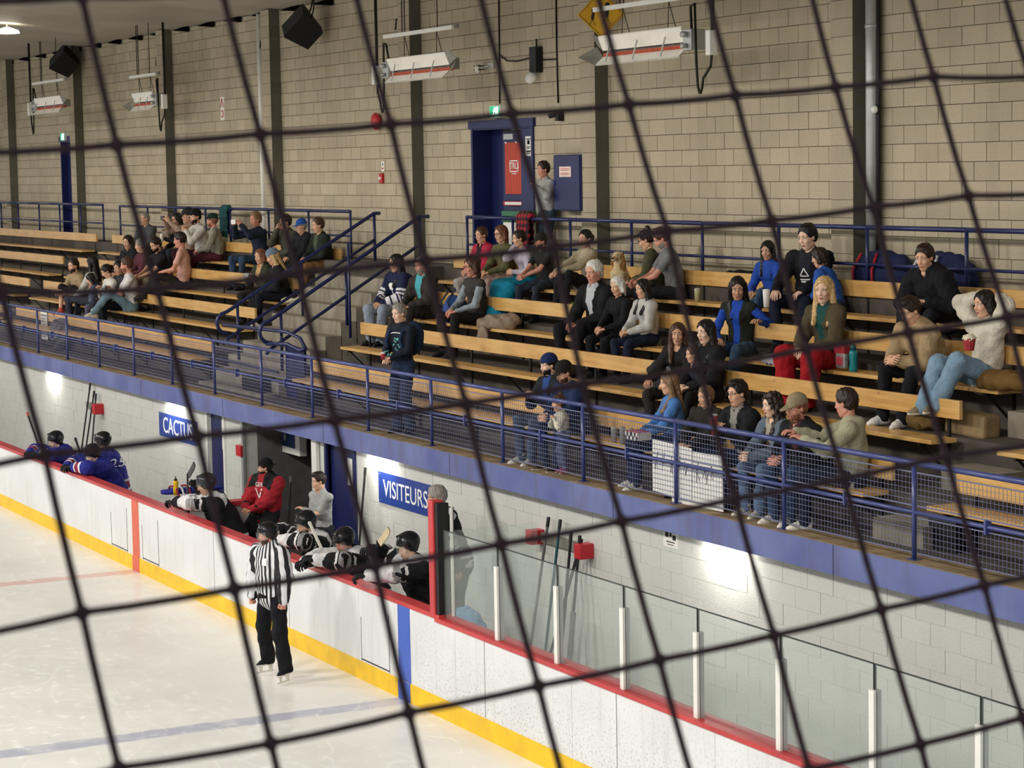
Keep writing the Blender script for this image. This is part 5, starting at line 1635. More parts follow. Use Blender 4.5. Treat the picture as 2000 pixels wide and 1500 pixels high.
for i, x in enumerate((-23.5, -17.55, -11.55)):
    t = empty('wall_bracket', (x, YB, 7.85), 0, ['small steel bracket left of the second pilaster from the left', 'small steel bracket beside the white vertical pipe', 'small steel bracket left of the pilaster behind the heater'][i], 'bracket')
    MB().box(-.03, .03, -.03, 0, -.22, .12).box(.05, .15, -.02, 0, -.14, .12).build('plate', M_GALV, t)
    MB().tube([(0, -.03, .08), (-.10, -.07, .08), (-.14, -.07, -.08)], .015, 6).build('hook', M_STEEL, t)

# loudspeakers
def speaker(x, y, z, label):
    t = empty('loudspeaker', (x, y, z), 0, label, 'loudspeaker')
    Rm = Matrix.Rotation(math.radians(-38), 4, 'X') @ Matrix.Rotation(math.radians(28), 4, 'Y')
    m = MB()
    w2, h2, d2 = .30, .27, .24
    F_ = [(-w2, -d2, -h2), (w2, -d2, -h2), (w2, -d2, h2), (-w2, -d2, h2)]
    B_ = [(-w2 * .6, d2, -h2 * .7), (w2 * .6, d2, -h2 * .7), (w2 * .6, d2, h2 * .7), (-w2 * .6, d2, h2 * .7)]
    m.quad(*F_); m.quad(*B_[::-1])
    for i in range(4):
        j = (i + 1) % 4
        m.quad(F_[j], F_[i], B_[i], B_[j])
    m.v = [tuple(Rm @ Vector(p)) for p in m.v]
    m.build('cabinet', M_BLACK, t)
    g = MB(); g.box(-w2 + .02, w2 - .02, -d2 - .012, -d2, -h2 + .02, h2 - .02, M=Rm); g.build('grille', mat('speaker_grille', '26262a', .7, var=.3, scale=60), t)
    b = MB(); b.tube([(-.15, .05, .12), (-.05, .15, .34), (.0, .18, .55)], .013, 6).tube([(.18, .05, .12), (.08, .15, .34), (.03, .18, .55)], .013, 6)
    b.build('bracket', M_STEEL, t)
    return t
speaker(-14.712, 5.0, 7.963, 'large black loudspeaker hung tilted from the ceiling, nearer one')
speaker(-29.014, 5.0, 8.095, 'black loudspeaker hung tilted near the far left of the wall')

# radiant heaters over the stands
M_REF = mat('heater_reflector', 'f6f1e6', .3, metal=0, var=.05)
M_BURN = mat('heater_burner', 'b5492a', .6, var=.25, scale=20)
M_GREYM = mat('grey_sheet_metal', '8d8a80', .45, metal=.3, var=.12)
def heater(x, y, z, L, label, flare=1, rods=True, s=1.0):
    t = empty('radiant_heater', (x, y, z), 0, label, 'heater', 'radiant heaters over the stands')
    h = L / 2
    m = MB()
    m.quad((-h, -.04, .17), (h, -.04, .17), (h, .03, .0), (-h, .03, .0)); m.quad((-h, .04, .01), (h, .04, .01), (h, -.03, .18), (-h, -.03, .18))
    m.build('upper_reflector', M_REF, t)
    m = MB(); m.quad((-h, .03, -.075), (h, .03, -.075), (h, -.08, -.17), (-h, -.08, -.17)); m.quad((-h, -.08, -.185), (h, -.08, -.185), (h, .03, -.09), (-h, .03, -.09))
    m.build('lower_reflector', M_REF, t)
    MB().box(-h, h, .035, .10, -.075, -.03).build('burner', M_BURN, t)
    MB().box(-h, h * .98, .10, .20, -.06, .10).build('housing', M_GREYM, t)
    for i in range(3):
        xx = -h + L * (i + .5) / 3
        MB().bar((xx, -.05, .08), (xx - .05, -.09, -.15), .02, .012).build('brace', M_GALV, t)
    e = flare
    m = MB()
    m.quad((e * h, -.04, .17), (e * h, .03, .0), (e * (h + .18), .05, .08), (e * (h + .14), -.05, .22))
    m.quad((e * h, .03, -.07), (e * h, -.08, -.18), (e * (h + .40), -.10, -.06), (e * (h + .18), .05, .06))
    m.build('end_flare', M_GREYM, t)
    bx = -e * (h + .10)
    bevel(MB().box(bx - .09, bx + .09, -.02, .18, -.10, .14).build('gas_valve', M_GALV, t), .01)
    MB().tube([(bx, -.03, .08), (bx, -.09, .08)], .035, 10).tube([(bx, -.03, -.05), (bx - .02, -.09, -.05)], .03, 10).build('fitting', M_GALV, t, True)
    # hanging beam and rods
    MB().box(-h - .15, h + .2, -.02, .02, .48, .535).build('hanging_beam', M_WHITE, t)
    MB().box(h * .35, h + .25, .03, .07, .50, .555).build('channel', M_GREYM, t)
    m = MB()
    for xx in (-h * .55, h * .55): m.tube([(xx, .05, .06), (xx + .12, 0, .48)], .006, 4).tube([(xx + .25, .05, .06), (xx + .12, 0, .48)], .006, 4)
    m.build('chain', M_STEEL, t)
    m = MB()
    zt = 8.53 - z
    for xx in (-h * .5, -h * .5 + .09): m.tube([(xx, 0, .52), (xx, 0, zt)], .009, 5)
    for xx in (h * .7,): m.tube([(xx, 0, .52), (xx, 0, zt)], .008, 5)
    m.build('hanger_rod', M_STEEL, t)
    gx = bx - e * .45
    MB().tube([(gx, .05, zt), (gx, .05, -.05)], .025, 8).build('gas_pipe', M_STEEL, t, True)
    hp = []
    for k in range(15):
        a = k / 14
        hp.append((gx + e * (.10 + .42 * a) + .0, .02, -.1 - .5 * math.sin(PI * min(1, a * 1.6)) + (.55 * math.sin(PI * (a - .45) / .55) if a > .45 else 0)))
    MB().tube([(gx, .05, -.05), (gx + e * .03, .04, -.3)] + hp[2:8] + [(bx - e * .12, .02, .42), (bx - e * .03, .02, .40), (bx, .05, .14)], .017, 6).build('gas_hose', M_STEEL, t, True)
    bevel(MB().box(gx - .05, gx + .05, -.02, .08, -.18, .10).build('shut_off', M_WHITE, t), .008)
    return t
heater(-8.45, 4.2, 7.02, 2.0, 'white gas radiant heater hanging left of the blue door')
heater(-2.1, 4.2, 6.98, 1.95, 'large gas radiant heater hanging in front of the yellow diamond sign', flare=-1)
heater(-27.7, 4.2, 7.1, 2.1, 'gas radiant heater hanging at the far left of the stands')
heater(-22.3, 4.6, 7.0, 1.3, 'gas radiant heater hanging above the middle stands, seen almost end on', flare=-1)
t = empty('ceiling_lamp', (-24.478, 2.5, 8.45), 0, 'bright round ceiling lamp in the top left corner', 'lamp')
MB().lathe([(.05, .12), (.22, .06), (.25, 0), (.0, -.02)], 20).build('bowl', mat('lamp_lens', 'fff6e4', .4, var=0, emit='fff2dc', estr=6), t, True)
MB().tube([(0, 0, .1), (0, 0, .35)], .02, 6).build('stem', M_GALV, t)

# bin behind the upper rail, coats on the rail
t = empty('waste_bin', (-7.211, 5.17, FLOORZ[5]), 0, 'square white waste bin with a green lid by the blue door', 'bin')
bevel(MB().box(-.27, .27, -.13, .13, 0, .68).build('body', M_WHITE, t), .015)
bevel(MB().box(-.29, .29, -.145, .145, .68, .84).build('lid', mat('bin_green', '2c6a4a', .5), t), .015)

# lettering boards and fittings of the lower wall
def board(label, x0, x1, z0, z1, txt, size, sx=1.0):
    t = empty('sign_board', ((x0 + x1) / 2, YW, (z0 + z1) / 2), 0, label, 'sign')
    w2 = (x1 - x0) / 2; h2 = (z1 - z0) / 2
    MB().box(-w2, w2, -.012, 0, -h2, h2).build('panel', mat('sign_blue', '24408f', .35, var=.03), t)
    text('lettering', txt, size, M_LETTER, (0, -.0135, -.01), FACE, t, .001, sx=sx)
    m = MB()
    for x in (-w2 + .05, w2 - .05):
        for z in (-h2 + .03, h2 - .03): m.lathe([(.008, 0), (.008, .003)], 8, M=Matrix.Translation((x, -.012, z)) @ Matrix.Rotation(PI / 2, 4, 'X'))
    m.build('screw', M_GALV, t)
board('blue wall sign reading VISITEURS in white capitals', -5.018, -3.365, 1.334, 1.732, 'VISITEURS', .31, .98)
board('blue wall sign reading CACTUS in white capitals', -13.854, -12.002, 1.340, 1.724, 'CACTUS', .36, 1.05)
t = empty('notice', (2.219, YW, 1.864), 0, 'small white notice on the bench wall just under the balcony beam', 'sign')
MB().box(-.14, .14, -.008, 0, -.10, .07).build('plate', M_PAPER, t)
for (a, b, c_, d_) in ((-.1, -.04, .0, .05), (-.02, .02, .01, .05), (.04, .1, -.02, .03), (-.08, .08, -.05, -.04), (-.06, .06, -.075, -.068)):
    MB().box(a, b, -.010, -.008, c_, d_).build('print', M_INK, t)

def stick(label, top, bot, blade, shaft, bl, cat='hockey stick', group=None, goalie=False, tape=None):
    """top, bot: ends of the shaft; blade: unit direction of the blade"""
    T = Vector(top); B = Vector(bot)
    t = empty('hockey_stick', B, 0, label, cat, group)
    a = T - B
    MB().bar((0, 0, 0), tuple(a), .03, .02).build('shaft', shaft, t)
    d = Vector(blade).normalized(); w2 = .075 if not goalie else .10
    m = MB(); pr_ = [Vector((0, 0, 0)) + d * .3 * k / 5 + Vector((0, -.012 * (k / 5) ** 2, 0)) for k in range(6)]
    up = (a.normalized() - d * a.normalized().dot(d)).normalized()
    n0 = d.cross(up).normalized() * .007
    for k in range(5):
        p, q_ = pr_[k], pr_[k + 1]
        for sg in (1, -1):
            m.quad(p + n0 * sg, q_ + n0 * sg, q_ + n0 * sg + up * w2 * (1 if k < 4 else .7), p + n0 * sg + up * w2)
        m.quad(p + n0, q_ + n0, q_ - n0, p - n0)
        m.quad(p + n0 + up * w2, p - n0 + up * w2, q_ - n0 + up * w2 * (1 if k < 4 else .7), q_ + n0 + up * w2 * (1 if k < 4 else .7))
    m.build('blade', bl, t)
    if goalie:
        MB().bar((0, 0, .0), tuple(a * .45), .085, .022).build('paddle', bl, t)
    MB().bar(tuple(a * .93), tuple(a), .034, .026).build('grip_tape', tape or M_BLACK, t)
    return t
M_SHB = mat('black_composite', '1d1e20', .3, var=.1)
M_SHG = mat('grey_composite', '60605e', .3, var=.15)
M_SHT = mat('teal_composite', '1f4a58', .3, var=.1)
M_TAPEW = mat('white_tape', 'd8d4c8', .7, var=.1)
# rack with sticks behind the glass
t = empty('stick_rack', (0, YW, 1.50), 0, 'grey stick rack with red end blocks on the wall behind the glass', 'rack')
MB().box(-.52, .52, -.05, 0, -.055, .055).build('rail', M_GREYM, t)
for x in (-.56, .56): bevel(MB().box(x - .07, x + .07, -.17, 0, -.08, .08).build('end_block', M_RED, t), .006)
stick('leftmost stick leaning in the rack behind the glass, printed shaft', (-.24, YW - .08, 1.76), (-.34, YW - .30, .22), (-.6, -.2, -.05), M_SHG, M_SHB, group='sticks in the rack behind the glass')
stick('teal-marked stick, second from the left in the rack behind the glass', (.03, YW - .08, 1.77), (.10, YW - .35, .22), (-.6, -.3, -.15), M_SHT, M_SHG, group='sticks in the rack behind the glass')
stick('third stick from the left in the rack behind the glass', (.27, YW - .08, 1.66), (.38, YW - .30, .22), (-.6, -.3, -.1), M_SHB, M_SHG, group='sticks in the rack behind the glass')
stick('stick leaning across to the left in the rack behind the glass', (.50, YW - .08, 1.62), (.12, YW - .32, .2), (-.6, -.3, -.1), M_SHB, M_SHB, group='sticks in the rack behind the glass')
stick('goaltender stick with a wide grey paddle in the rack behind the glass', (.50, YW - .1, 1.66), (.60, YW - .32, .2), (-.6, -.35, -.1), M_SHB, M_SHG, goalie=True, group='sticks in the rack behind the glass')
xr = -17.309
t = empty('stick_rack', (xr, YW, 1.50), 0, 'grey stick rack with a red end block on the wall behind the blue players', 'rack')
MB().box(-.52, .30, -.05, 0, -.055, .055).build('rail', M_GREYM, t)
bevel(MB().box(.24, .40, -.17, 0, -.09, .09).build('end_block', M_RED, t), .006)
for i, (dx, dz, bx) in enumerate(((-.1, 1.92, -.32), (.12, 1.80, -.1), (.22, 1.76, .36))):
    stick(['tallest black stick', 'middle black stick', 'right-hand black stick'][i] + ' standing in the rack behind the blue players', (xr + dx, YW - .08, dz), (xr + bx, YW - .3, .25), (-.6, -.3, -.1), M_SHB, M_SHB, group='sticks in the rack behind the blue players')
stick('stick standing against the wall left of the VISITEURS sign', (-5.318, YW - .06, 1.748), (-5.258, YW - .25, .3), (-.6, -.3, -.1), M_SHB, M_SHB)
stick('dark stick with a grey taped end standing in the corridor opening', (-7.724, 1.8, 1.370), (-7.441, 1.6, .16), (.6, -.3, -.1), M_SHB, M_SHB, tape=M_SHG)
# sticks held by players
stick('upright orange-topped stick held by the leftmost blue player', (-15.822, 0.300, 1.640), (-14.541, 0.220, 0.931), (-.5, -.2, -.3), M_SHB, M_SHB, tape=M_RINK)
stick('black stick held by the shorter blue player', (-12.962, 0.280, 1.492), (-12.254, 0.240, 1.019), (-.5, -.2, -.3), M_SHB, M_SHB)
stick('stick held upright blade first by the player beside the divider', (-7.494, 0.220, 0.963), (-7.420, 0.200, 1.564), (.95, .1, .75), M_SHB, M_SHB)
stick('white-taped stick held by the visored player in front of the coach', (-3.240, 0.260, 1.449), (-2.720, 0.220, 1.161), (.5, .3, -.5), M_TAPEW, M_SHB, tape=M_TAPEW)
stick('stick with a pale wooden blade raised by the player nearest the red post', (-1.231, 0.220, 1.146), (-1.093, 0.200, 1.533), (.75, .1, .6), M_SHB, mat('pale_wood_blade', 'cfc09a', .5, var=.15))

t = empty('wall_clock', (-9.665, 2.6, 1.606), 0, 'white framed box with a round blue badge picture hanging in the corridor', 'picture')
bevel(MB().box(-.42, .42, -.06, .06, -.18, .24).build('frame', M_WHITE, t), .01)
MB().box(-.26, .26, -.065, -.06, -.08, .17).build('picture', mat('picture_navy', '1c3560', .5), t)
MB().lathe([(.09, 0), (.09, .006)], 24, M=Matrix.Translation((-.12, -.064, .06)) @ Matrix.Rotation(PI / 2, 4, 'X')).build('badge', mat('badge_dark', '1a2a38', .5), t)
MB().lathe([(.055, 0), (.055, .006)], 24, M=Matrix.Translation((-.12, -.068, .06)) @ Matrix.Rotation(PI / 2, 4, 'X')).build('badge_centre', mat('badge_pale', '7f94a0', .5), t)
t = empty('alarm_box', (-10.001, YW, 1.484), 0, 'small red alarm box with a white label above it between the door and corridor', 'alarm')
bevel(MB().box(-.10, .10, -.08, 0, -.08, .08).build('box', M_RED, t), .006)
MB().box(-.08, .08, -.01, 0, .12, .24).build('label_plate', M_PAPER, t)
MB().box(-.05, .05, -.012, -.01, .15, .21).build('print', M_INK, t)

# ---------------------------------------------------------------- things lying about in the stands and on the benches
def cup(label, pos, col, h=.12, r=.035, lid=None, name='cup', cat='cup'):
    t = empty(name, pos, 0, label, cat)
    MB().lathe([(r * .78, 0), (r, h * .9), (r, h), (r * .8, h)], 14).build('body', mat('cup_' + col, col, .4, var=.03), t, True)
    if lid: MB().lathe([(r * 1.06, h), (r * 1.06, h + .012), (r * .7, h + .02)], 14).build('lid', mat('lid_' + lid, lid, .4), t, True)
    return t
def on(row, f=.5): return BACKY[row] - .05 - .29 * f
cup('pale can standing alone on the top bench right of the grey t-shirt man', (-1.609, 4.65, SEATZ[4]), 'b7b489', .14, .035, 'c9c6b0', 'can', 'can')
cup('white patterned paper cup in the hand of the woman in the cobalt sweater', (1.438, 3.620, 4.061), 'e6e2da', .17, .038, 'f0eee8')
cup('white bottle beside the woman with long brown hair', (0.228, 3.15, SEATZ[2] + .14), 'e2e0d8', .2, .035, 'f2f2f0', 'bottle', 'bottle')
cup('grey drink can on the front bench, left one of the pair at the rail', (0.425, 2.33, SEATZ[1]), '8f938a', .14, .033, 'b0b0aa', 'can', 'can')
cup('tall grey drink can on the front bench, right one of the pair at the rail', (0.636, 2.31, SEATZ[1]), '9aa09a', .17, .033, 'b0b0aa', 'can', 'can')
cup('gold drink can beside the food box of the light blue sweater woman', (0.821, 2.30, SEATZ[1]), 'a8905a', .17, .035, 'c9b98a', 'can', 'can')
t = empty('bottle', (2.628, 3.88, SEATZ[3]), 0, 'teal drinking bottle standing on the bench beside the snack bag', 'bottle')
M_TEAL = mat('teal_plastic', '1f8088', .3, var=.05)
MB().lathe([(.042, 0), (.045, .03), (.038, .11), (.045, .18), (.04, .21), (.025, .22)], 16).build('body', M_TEAL, t, True)
MB().lathe([(.03, .22), (.032, .26), (.012, .28)], 12).build('cap', mat('dark_teal', '145560', .4), t, True)
def bag(name, label, cat, pos, size, col, seed=0, rz=0, mats=None, parts=None, rough=.02, wl=.16, h=.02):
    """soft lumpy bag, coat or bundle"""
    S = SDF((-size[0] * 1.3, -size[1] * 1.3, -.02), (size[0] * 1.3, size[1] * 1.3, size[2] * 1.35), h)
    for p in (parts or [(0, 0, .45, 1, 1, .5)]):
        S.ell((p[0] * size[0], p[1] * size[1], p[2] * size[2]), (p[3] * size[0], p[4] * size[1], p[5] * size[2]), .05)
    S.rough(rough, wl, seed)
    S.plane((0, 0, .0), (0, 0, -1))
    V, F = S.mesh()
    o = bpy.data.objects.new(name, quad_mesh(name, V, F, mats or [cloth(col)]))
    link(o); o.location = pos; o.rotation_euler = (0, 0, rz)
    return tag(o, label, cat)
b = bag('backpack', 'denim blue backpack beside the woman in the dark vest', 'backpack', (-6.769, 3.92, SEATZ[3]), (.24, .15, .44), '34508a', 3, parts=[(0, 0, .4, 1, 1, .45), (.1, -.4, .25, .7, .7, .25)])
o = MB().tube([(-.08, -.12, .1), (-.1, -.17, .3), (-.06, -.08, .42)], .014, 6).tube([(.1, -.1, .1), (.1, -.16, .3), (.06, -.06, .42)], .014, 6).tube([(-.03, 0, .43), (0, 0, .48), (.03, 0, .43)], .01, 6).build('strap', cloth('22304c'), b, True)
bag('coat', 'taupe coat draped over the bench beside the dark vest woman', 'coat', (-5.439, 3.93, SEATZ[3] - .02), (.46, .17, .22), '8a7a68', 5, parts=[(-.1, 0, .4, .9, 1, .5), (.45, .1, .5, .55, .8, .45), (-.5, -.5, .2, .4, .7, .5)], rough=.02)
bag('coat', 'hanging corner of the taupe coat in front of the bench', 'coat', (-5.525, 3.72, SEATZ[3] - .26), (.16, .05, .30), '8a7a68', 6, rough=.012, h=.014)
bag('backpack', 'dark grey backpack between the white hoodie woman and the long brown hair woman', 'backpack', (-0.012, 3.22, SEATZ[2]), (.25, .14, .42), '2b2a2d', 8)
bag('bag', 'yellow-green plastic bag under the top bench', 'bag', (-4.421, 4.5, FLOORZ[4] + .16), (.16, .1, .16), '7f9a3a', 9, h=.014)
bag('backpack', 'flat black bag lying behind the upper rail beside the laughing woman', 'bag', (-1.337, 5.12, FLOORZ[5]), (.34, .12, .20), '18181c', 10)
bag('crumpled_paper', 'crumpled paper wrapping on the second-row seat near the blue jeans', 'wrapping', (1.532, 3.65, SEATZ[3]), (.14, .1, .12), 'a7a4ac', 12, h=.012, wl=.05)
bag('coat', 'khaki brown coat bundled on the bench left of the beige jacket man', 'coat', (4.257, 3.55, FLOORZ[3]), (.22, .14, .22), '6b552e', 13)
bag('coat', 'brown corduroy coat bundled on the end of the bench behind the pale jeans woman', 'coat', (5.021, 3.88, SEATZ[3]), (.36, .17, .2), '6e5228', 14, parts=[(0, 0, .4, 1, 1, .5), (-.5, -.2, .3, .5, .7, .4)])
# hockey bags behind the top row
for i, (px, w_, lab) in enumerate(((-.0, .52, 'navy and red hockey bag behind the top bench, left one'), (1.05, .55, 'navy hockey bag with white piping behind the top bench, right one'))):
    b = bag('sports_bag', lab, 'bag', (1.340 + px, 5.2, FLOORZ[5]), (w_, .16, .52), '1c2447', 20 + i, rough=.012, parts=[(0, 0, .45, 1, 1, .5)])
    MB().tube([(-w_ * .6, -.17, .08), (-w_ * .6, -.18, .28), (-w_ * .45, -.12, .45)], .016, 6).tube([(w_ * .1, -.18, .08), (w_ * .1, -.19, .28), (w_ * .1, -.12, .46)], .016, 6).build('piping', cloth('b02c38' if i == 0 else 'c9c9d2'), b, True)
# paper bag behind the second row at the right
b = tag(bevel(MB().box(-.26, .26, -.11, .11, 0, .22).build('paper_bag', mat('kraft_paper', '8a7350', .8, var=.2, scale=6, bump=.6, bscale=10)), .03), 'crumpled brown paper bag lying behind the right end of the second bench', 'bag')
b.location = (4.853, 3.62, FLOORZ[3]); b.rotation_euler = (0, .06, .1)
# snack bag, popcorn, food boxes
t = empty('snack_bag', (2.459, 3.86, SEATZ[3]), 0, 'red and silver snack bag standing on the bench beside the teal bottle', 'snack bag')
m = MB(); m.box(-.085, .085, -.03, .03, .02, .25); bevel(m.build('pouch', mat('silver_foil', 'a9a4a0', .3, metal=.4, var=.3, scale=14), t), .02)
MB().box(-.088, .088, -.034, .034, .18, .262).build('top_band', mat('snack_red', '9a2430', .4), t)
MB().box(-.05, .05, -.036, -.03, .06, .14).build('print', mat('snack_print', 'c44a58', .5), t)
t = empty('popcorn_box', (4.900, 3.550, 3.886), 0, 'red and white box of popcorn held by the woman in the white jacket', 'popcorn')
MB().lathe([(.045, -.06), (.062, .05)], 10).build('carton', mat('carton_red', 'a02c30', .6, var=.2, scale=30), t)
S = SDF((-.09, -.09, .02), (.09, .09, .12), .009); S.ell((0, 0, .055), (.062, .062, .035), 0); S.rough(.008, .025, 2)
a_, b_ = S.mesh(); o = bpy.data.objects.new('popcorn', quad_mesh('popcorn', a_, b_, [mat('popcorn_white', 'e8dfc4', .8)])); link(o, t)
M_CHK = mat('box_white', 'd9d6cf', .6)
def foodbox(label, pos, w_, d_, h_, tilt=0, stripe='8c1f30'):
    t = empty('food_box', pos, tilt, label, 'food box')
    MB().box(-w_, w_, -d_, d_, 0, h_).build('tray', M_CHK, t)
    m = MB()
    for i in range(7):
        for j in range(2):
            if (i + j) % 2 == 0:
                x = -w_ + 2 * w_ * i / 7
                m.box(x, x + 2 * w_ / 7, -d_ - .002, -d_, h_ * j / 2, h_ * (j + 1) / 2)
    m.build('check_print', M_INK, t)
    MB().box(-w_ * .9, w_ * .9, -d_ * .9, d_ * .9, h_, h_ + .01).build('paper_liner', mat('liner_' + stripe, stripe, .7, var=.4, scale=25), t)
foodbox('checked food tray on the front row seat beside the light blue sweater woman', (0.850, 2.46, SEATZ[1]), .17, .09, .05, stripe='c9c6bd')
foodbox('checked food box with a pink lining on the lap of the light blue sweater woman', (1.463, 2.020, 2.774), .13, .08, .08, stripe='b04a6a')
# posters on the railing
def poster(label, pts_y, x0, x1, z0, z1, seed, tilt=.0):
    t = empty('poster', ((x0 + x1) / 2, pts_y, (z0 + z1) / 2), 0, label, 'poster')
    w2 = (x1 - x0) / 2; h2 = (z1 - z0) / 2
    Rm = Matrix.Rotation(tilt, 4, 'Y')
    MB().box(-w2, w2, -.004, .004, -h2, h2, M=Rm).build('sheet', M_PAPER, t)
    r = random.Random(seed)
    m = MB()
    n = int(w2 * 2 / .14)
    for row in range(max(1, int(h2 * 2 / .32))):
        for i in range(n):
            x = -w2 + .08 + i * .14; zc = h2 - .2 - row * .32
            for _ in range(3):
                a = (x + r.uniform(-.04, .04), zc + r.uniform(-.11, .0)); b = (x + r.uniform(-.04, .04), zc + r.uniform(.0, .11))
                p = Rm @ Vector((a[0], -.0055, a[1])); q_ = Rm @ Vector((b[0], -.0055, b[1]))
                m.bar(p, q_, .008, .002)
    tag(m.build('hand_lettering', mat('marker_ink', '5a3038' if seed % 2 else '2c2c34', .7, var=0), t), kind='stuff')
    return t
poster('smaller white hand-lettered poster behind the railing, left one', YR + .03, 1.944, 2.689, 2.30, 2.822, 4, .03)
poster('large white hand-lettered poster behind the railing, right one', YR + .042, 2.291, 3.236, 2.246, 2.784, 5, -.02)
t = empty('notice', (-22.818, 2.58, 2.62), 0, 'printed white sheet beside a grey bag on the far left front bench', 'sign')
MB().box(-.22, .22, -.005, .005, -.28, .28).build('sheet', M_PAPER, t)
for i in range(8): MB().box(-.17, .17 - .05 * (i % 3), -.008, -.005, .2 - i * .06 - .012, .2 - i * .06).build('print_line', M_INK, t)
bag('bag', 'grey paper bag on the far left front bench behind the printed sheet', 'bag', (-21.378, 2.5, 2.24), (.34, .2, .62), '6f6c70', 31)
bag('scarf_bundle', 'crumpled white and gold wrapping on the end of the bench by the stairs', 'wrapping', (-12.877, 3.9, SEATZ[3]), (.22, .13, .1), 'cfc3a4', 32, h=.015)
# coats over the upper rail
def rail_coat(label, x, w_, z0, col, m_=None):
    S = SDF((-w_ - .05, -.14, z0 - .05), (w_ + .05, .14, .12), .018)
    S.cone((-w_ * .7, 0, .02), (w_ * .7, 0, .02), .06, .06, .02)
    S.cone((-w_ * .6, -.05, .0), (-w_ * .4, -.06, z0 + .1), .06, .07, .04, flat=(0, 1, 0), ratio=.5)
    S.cone((w_ * .6, -.05, .0), (w_ * .5, -.06, z0 + .05), .06, .07, .04, flat=(0, 1, 0), ratio=.5)
    S.cone((0, -.05, .0), (0, -.06, z0 + .08), .09, .09, .04, flat=(0, 1, 0), ratio=.4)
    S.cone((0, .05, .0), (0, .06, z0 + .12), .09, .09, .04, flat=(0, 1, 0), ratio=.4)
    S.rough(.008, .09, 4)
    a, b = S.mesh()
    o = bpy.data.objects.new('coat', quad_mesh('coat', a, b, [m_ or cloth(col)])); link(o); o.location = (x, 4.99, 4.88)
    return tag(o, label, 'coat')
def plaid():
    m = bpy.data.materials.new('red_black_plaid'); m.use_nodes = True
    n = N(m); tc = n.new('TexCoord'); sp = n.new('SeparateXYZ'); n.link(tc.outputs['Object'], sp.inputs[0])
    fx = n.math('GREATER_THAN', n.math('FRACT', n.math('MULTIPLY', sp.outputs[0], 11.0)), .5)
    fz = n.math('GREATER_THAN', n.math('FRACT', n.math('MULTIPLY', sp.outputs[2], 11.0)), .5)
    f = n.math('MULTIPLY', n.math('ADD', fx, fz), .5)
    n.link(n.ramp(f, [(0, lin('a81f2c')), (.5, lin('5a1420')), (1, lin('141014'))]), n.b.inputs['Base Color']); n.b.inputs['Roughness'].default_value = .9
    return m
rail_coat('red and black plaid jacket hung over the upper rail beside the bin', -6.653, .22, -.42, 'a81f2c', plaid())
rail_coat('teal and maroon coat hung over the upper rail behind the green cap man', -18.787, .24, -.5, '1c4a4c')
# dog
t = empty('dog', (-3.378, 4.62, SEATZ[4]), math.radians(-60), 'cream and tan spaniel sitting on the top bench facing the rink', 'dog')
S = SDF((-.25, -.2, -.02), (.32, .2, .68), .012)
S.cone((-.08, 0, .13), (.03, 0, .30), .125, .10, .04, flat=(0, 1, 0), ratio=.85)
S.cone((.03, 0, .30), (.06, 0, .42), .09, .06, .04)
S.ell((.08, 0, .50), (.072, .06, .062), .02)
S.cone((.12, 0, .49), (.185, 0, .465), .036, .028, .02)
for sd in (1, -1):
    S.cone((.08, sd * .06, .28), (.12, sd * .06, .03), .04, .025, .03); S.cone((.12, sd * .06, .02), (.16, sd * .06, .018), .026, .022, .01)
    S.cone((-.08, sd * .09, .12), (.05, sd * .11, .07), .07, .04, .03); S.cone((.05, sd * .11, .05), (.09, sd * .11, .02), .03, .022, .01)
    S.cone((.06, sd * .06, .53), (.06, sd * .085, .40), .022, .034, .006, flat=(0, 1, 0), ratio=.5)
S.cone((-.16, 0, .06), (-.22, .08, .03), .03, .015, .03)
S.rough(.004, .03, 2)
V, F = S.mesh(); c = V[F].mean(1)
mi = ((np.abs(c[:, 1]) > .055) & (c[:, 2] > .36)) | (np.sin(c[:, 0] * 23) * np.sin(c[:, 2] * 19 + 1) > .55)
o = bpy.data.objects.new('body', quad_mesh('body', V, F, [mat('cream_fur', 'c9b48c', .9, var=.15, scale=30), mat('tan_fur', '9a7040', .9, var=.2, scale=30), M_BLACK], mi.astype(int))); link(o, t)
m = MB().lathe([(.014, -.008), (.018, 0), (.012, .01)], 10, M=Matrix.Translation((.208, 0, .475)))
for sd in (1, -1): m.lathe([(.006, -.008), (.011, 0), (.006, .008)], 10, M=Matrix.Translation((.138, sd * .03, .515)))
m.build('eyes_and_nose', M_BLACK, t, True)
# prints and marks on clothes
def onchest(p, nm, m_, builder):
    pass
def world_decal(info, nm, txt, size, m_, f=.20, side=0.0, up=.30, sx=1.0, rot=0):
    """flat lettering on the chest, in the figure's own frame"""
    s = info['s']
    o = text(nm, txt, size * s, m_, tuple(info['P'] + np.array([f, side, up]) * s), (PI / 2 - .1, 0, PI / 2 + rot), info['root'], .002, sx=sx)
    return o
M_PT = mat('print_teal', '5fa9a4', .7, var=0)
i_ = P_stand
m = MB(); s = i_['s']; r = random.Random(3)
cx = i_['P'] + np.array([.155, 0, .27]) * s
for k in range(26):
    y_, z_ = r.uniform(-.1, .1), r.uniform(-.13, .1)
    if abs(y_) > .11 - (z_ + .13) * .25: continue
    m.box(cx[0] - .01, cx[0] + .012, cx[1] + y_ - .009, cx[1] + y_ + .009, cx[2] + z_ - .008, cx[2] + z_ + .012)
wrap(m.build('shirt_print', M_PT, i_['root']), i_, 0)
m = MB(); m.tube([(cx[0] + .0, cx[1] + .12 * math.sin(a), cx[2] + .13 + .03 * math.cos(a)) for a in [-1.2 + .3 * k for k in range(9)]], .006, 5); wrap(m.build('neck_print', M_LETTER, i_['root']), i_, 0)
m = MB()
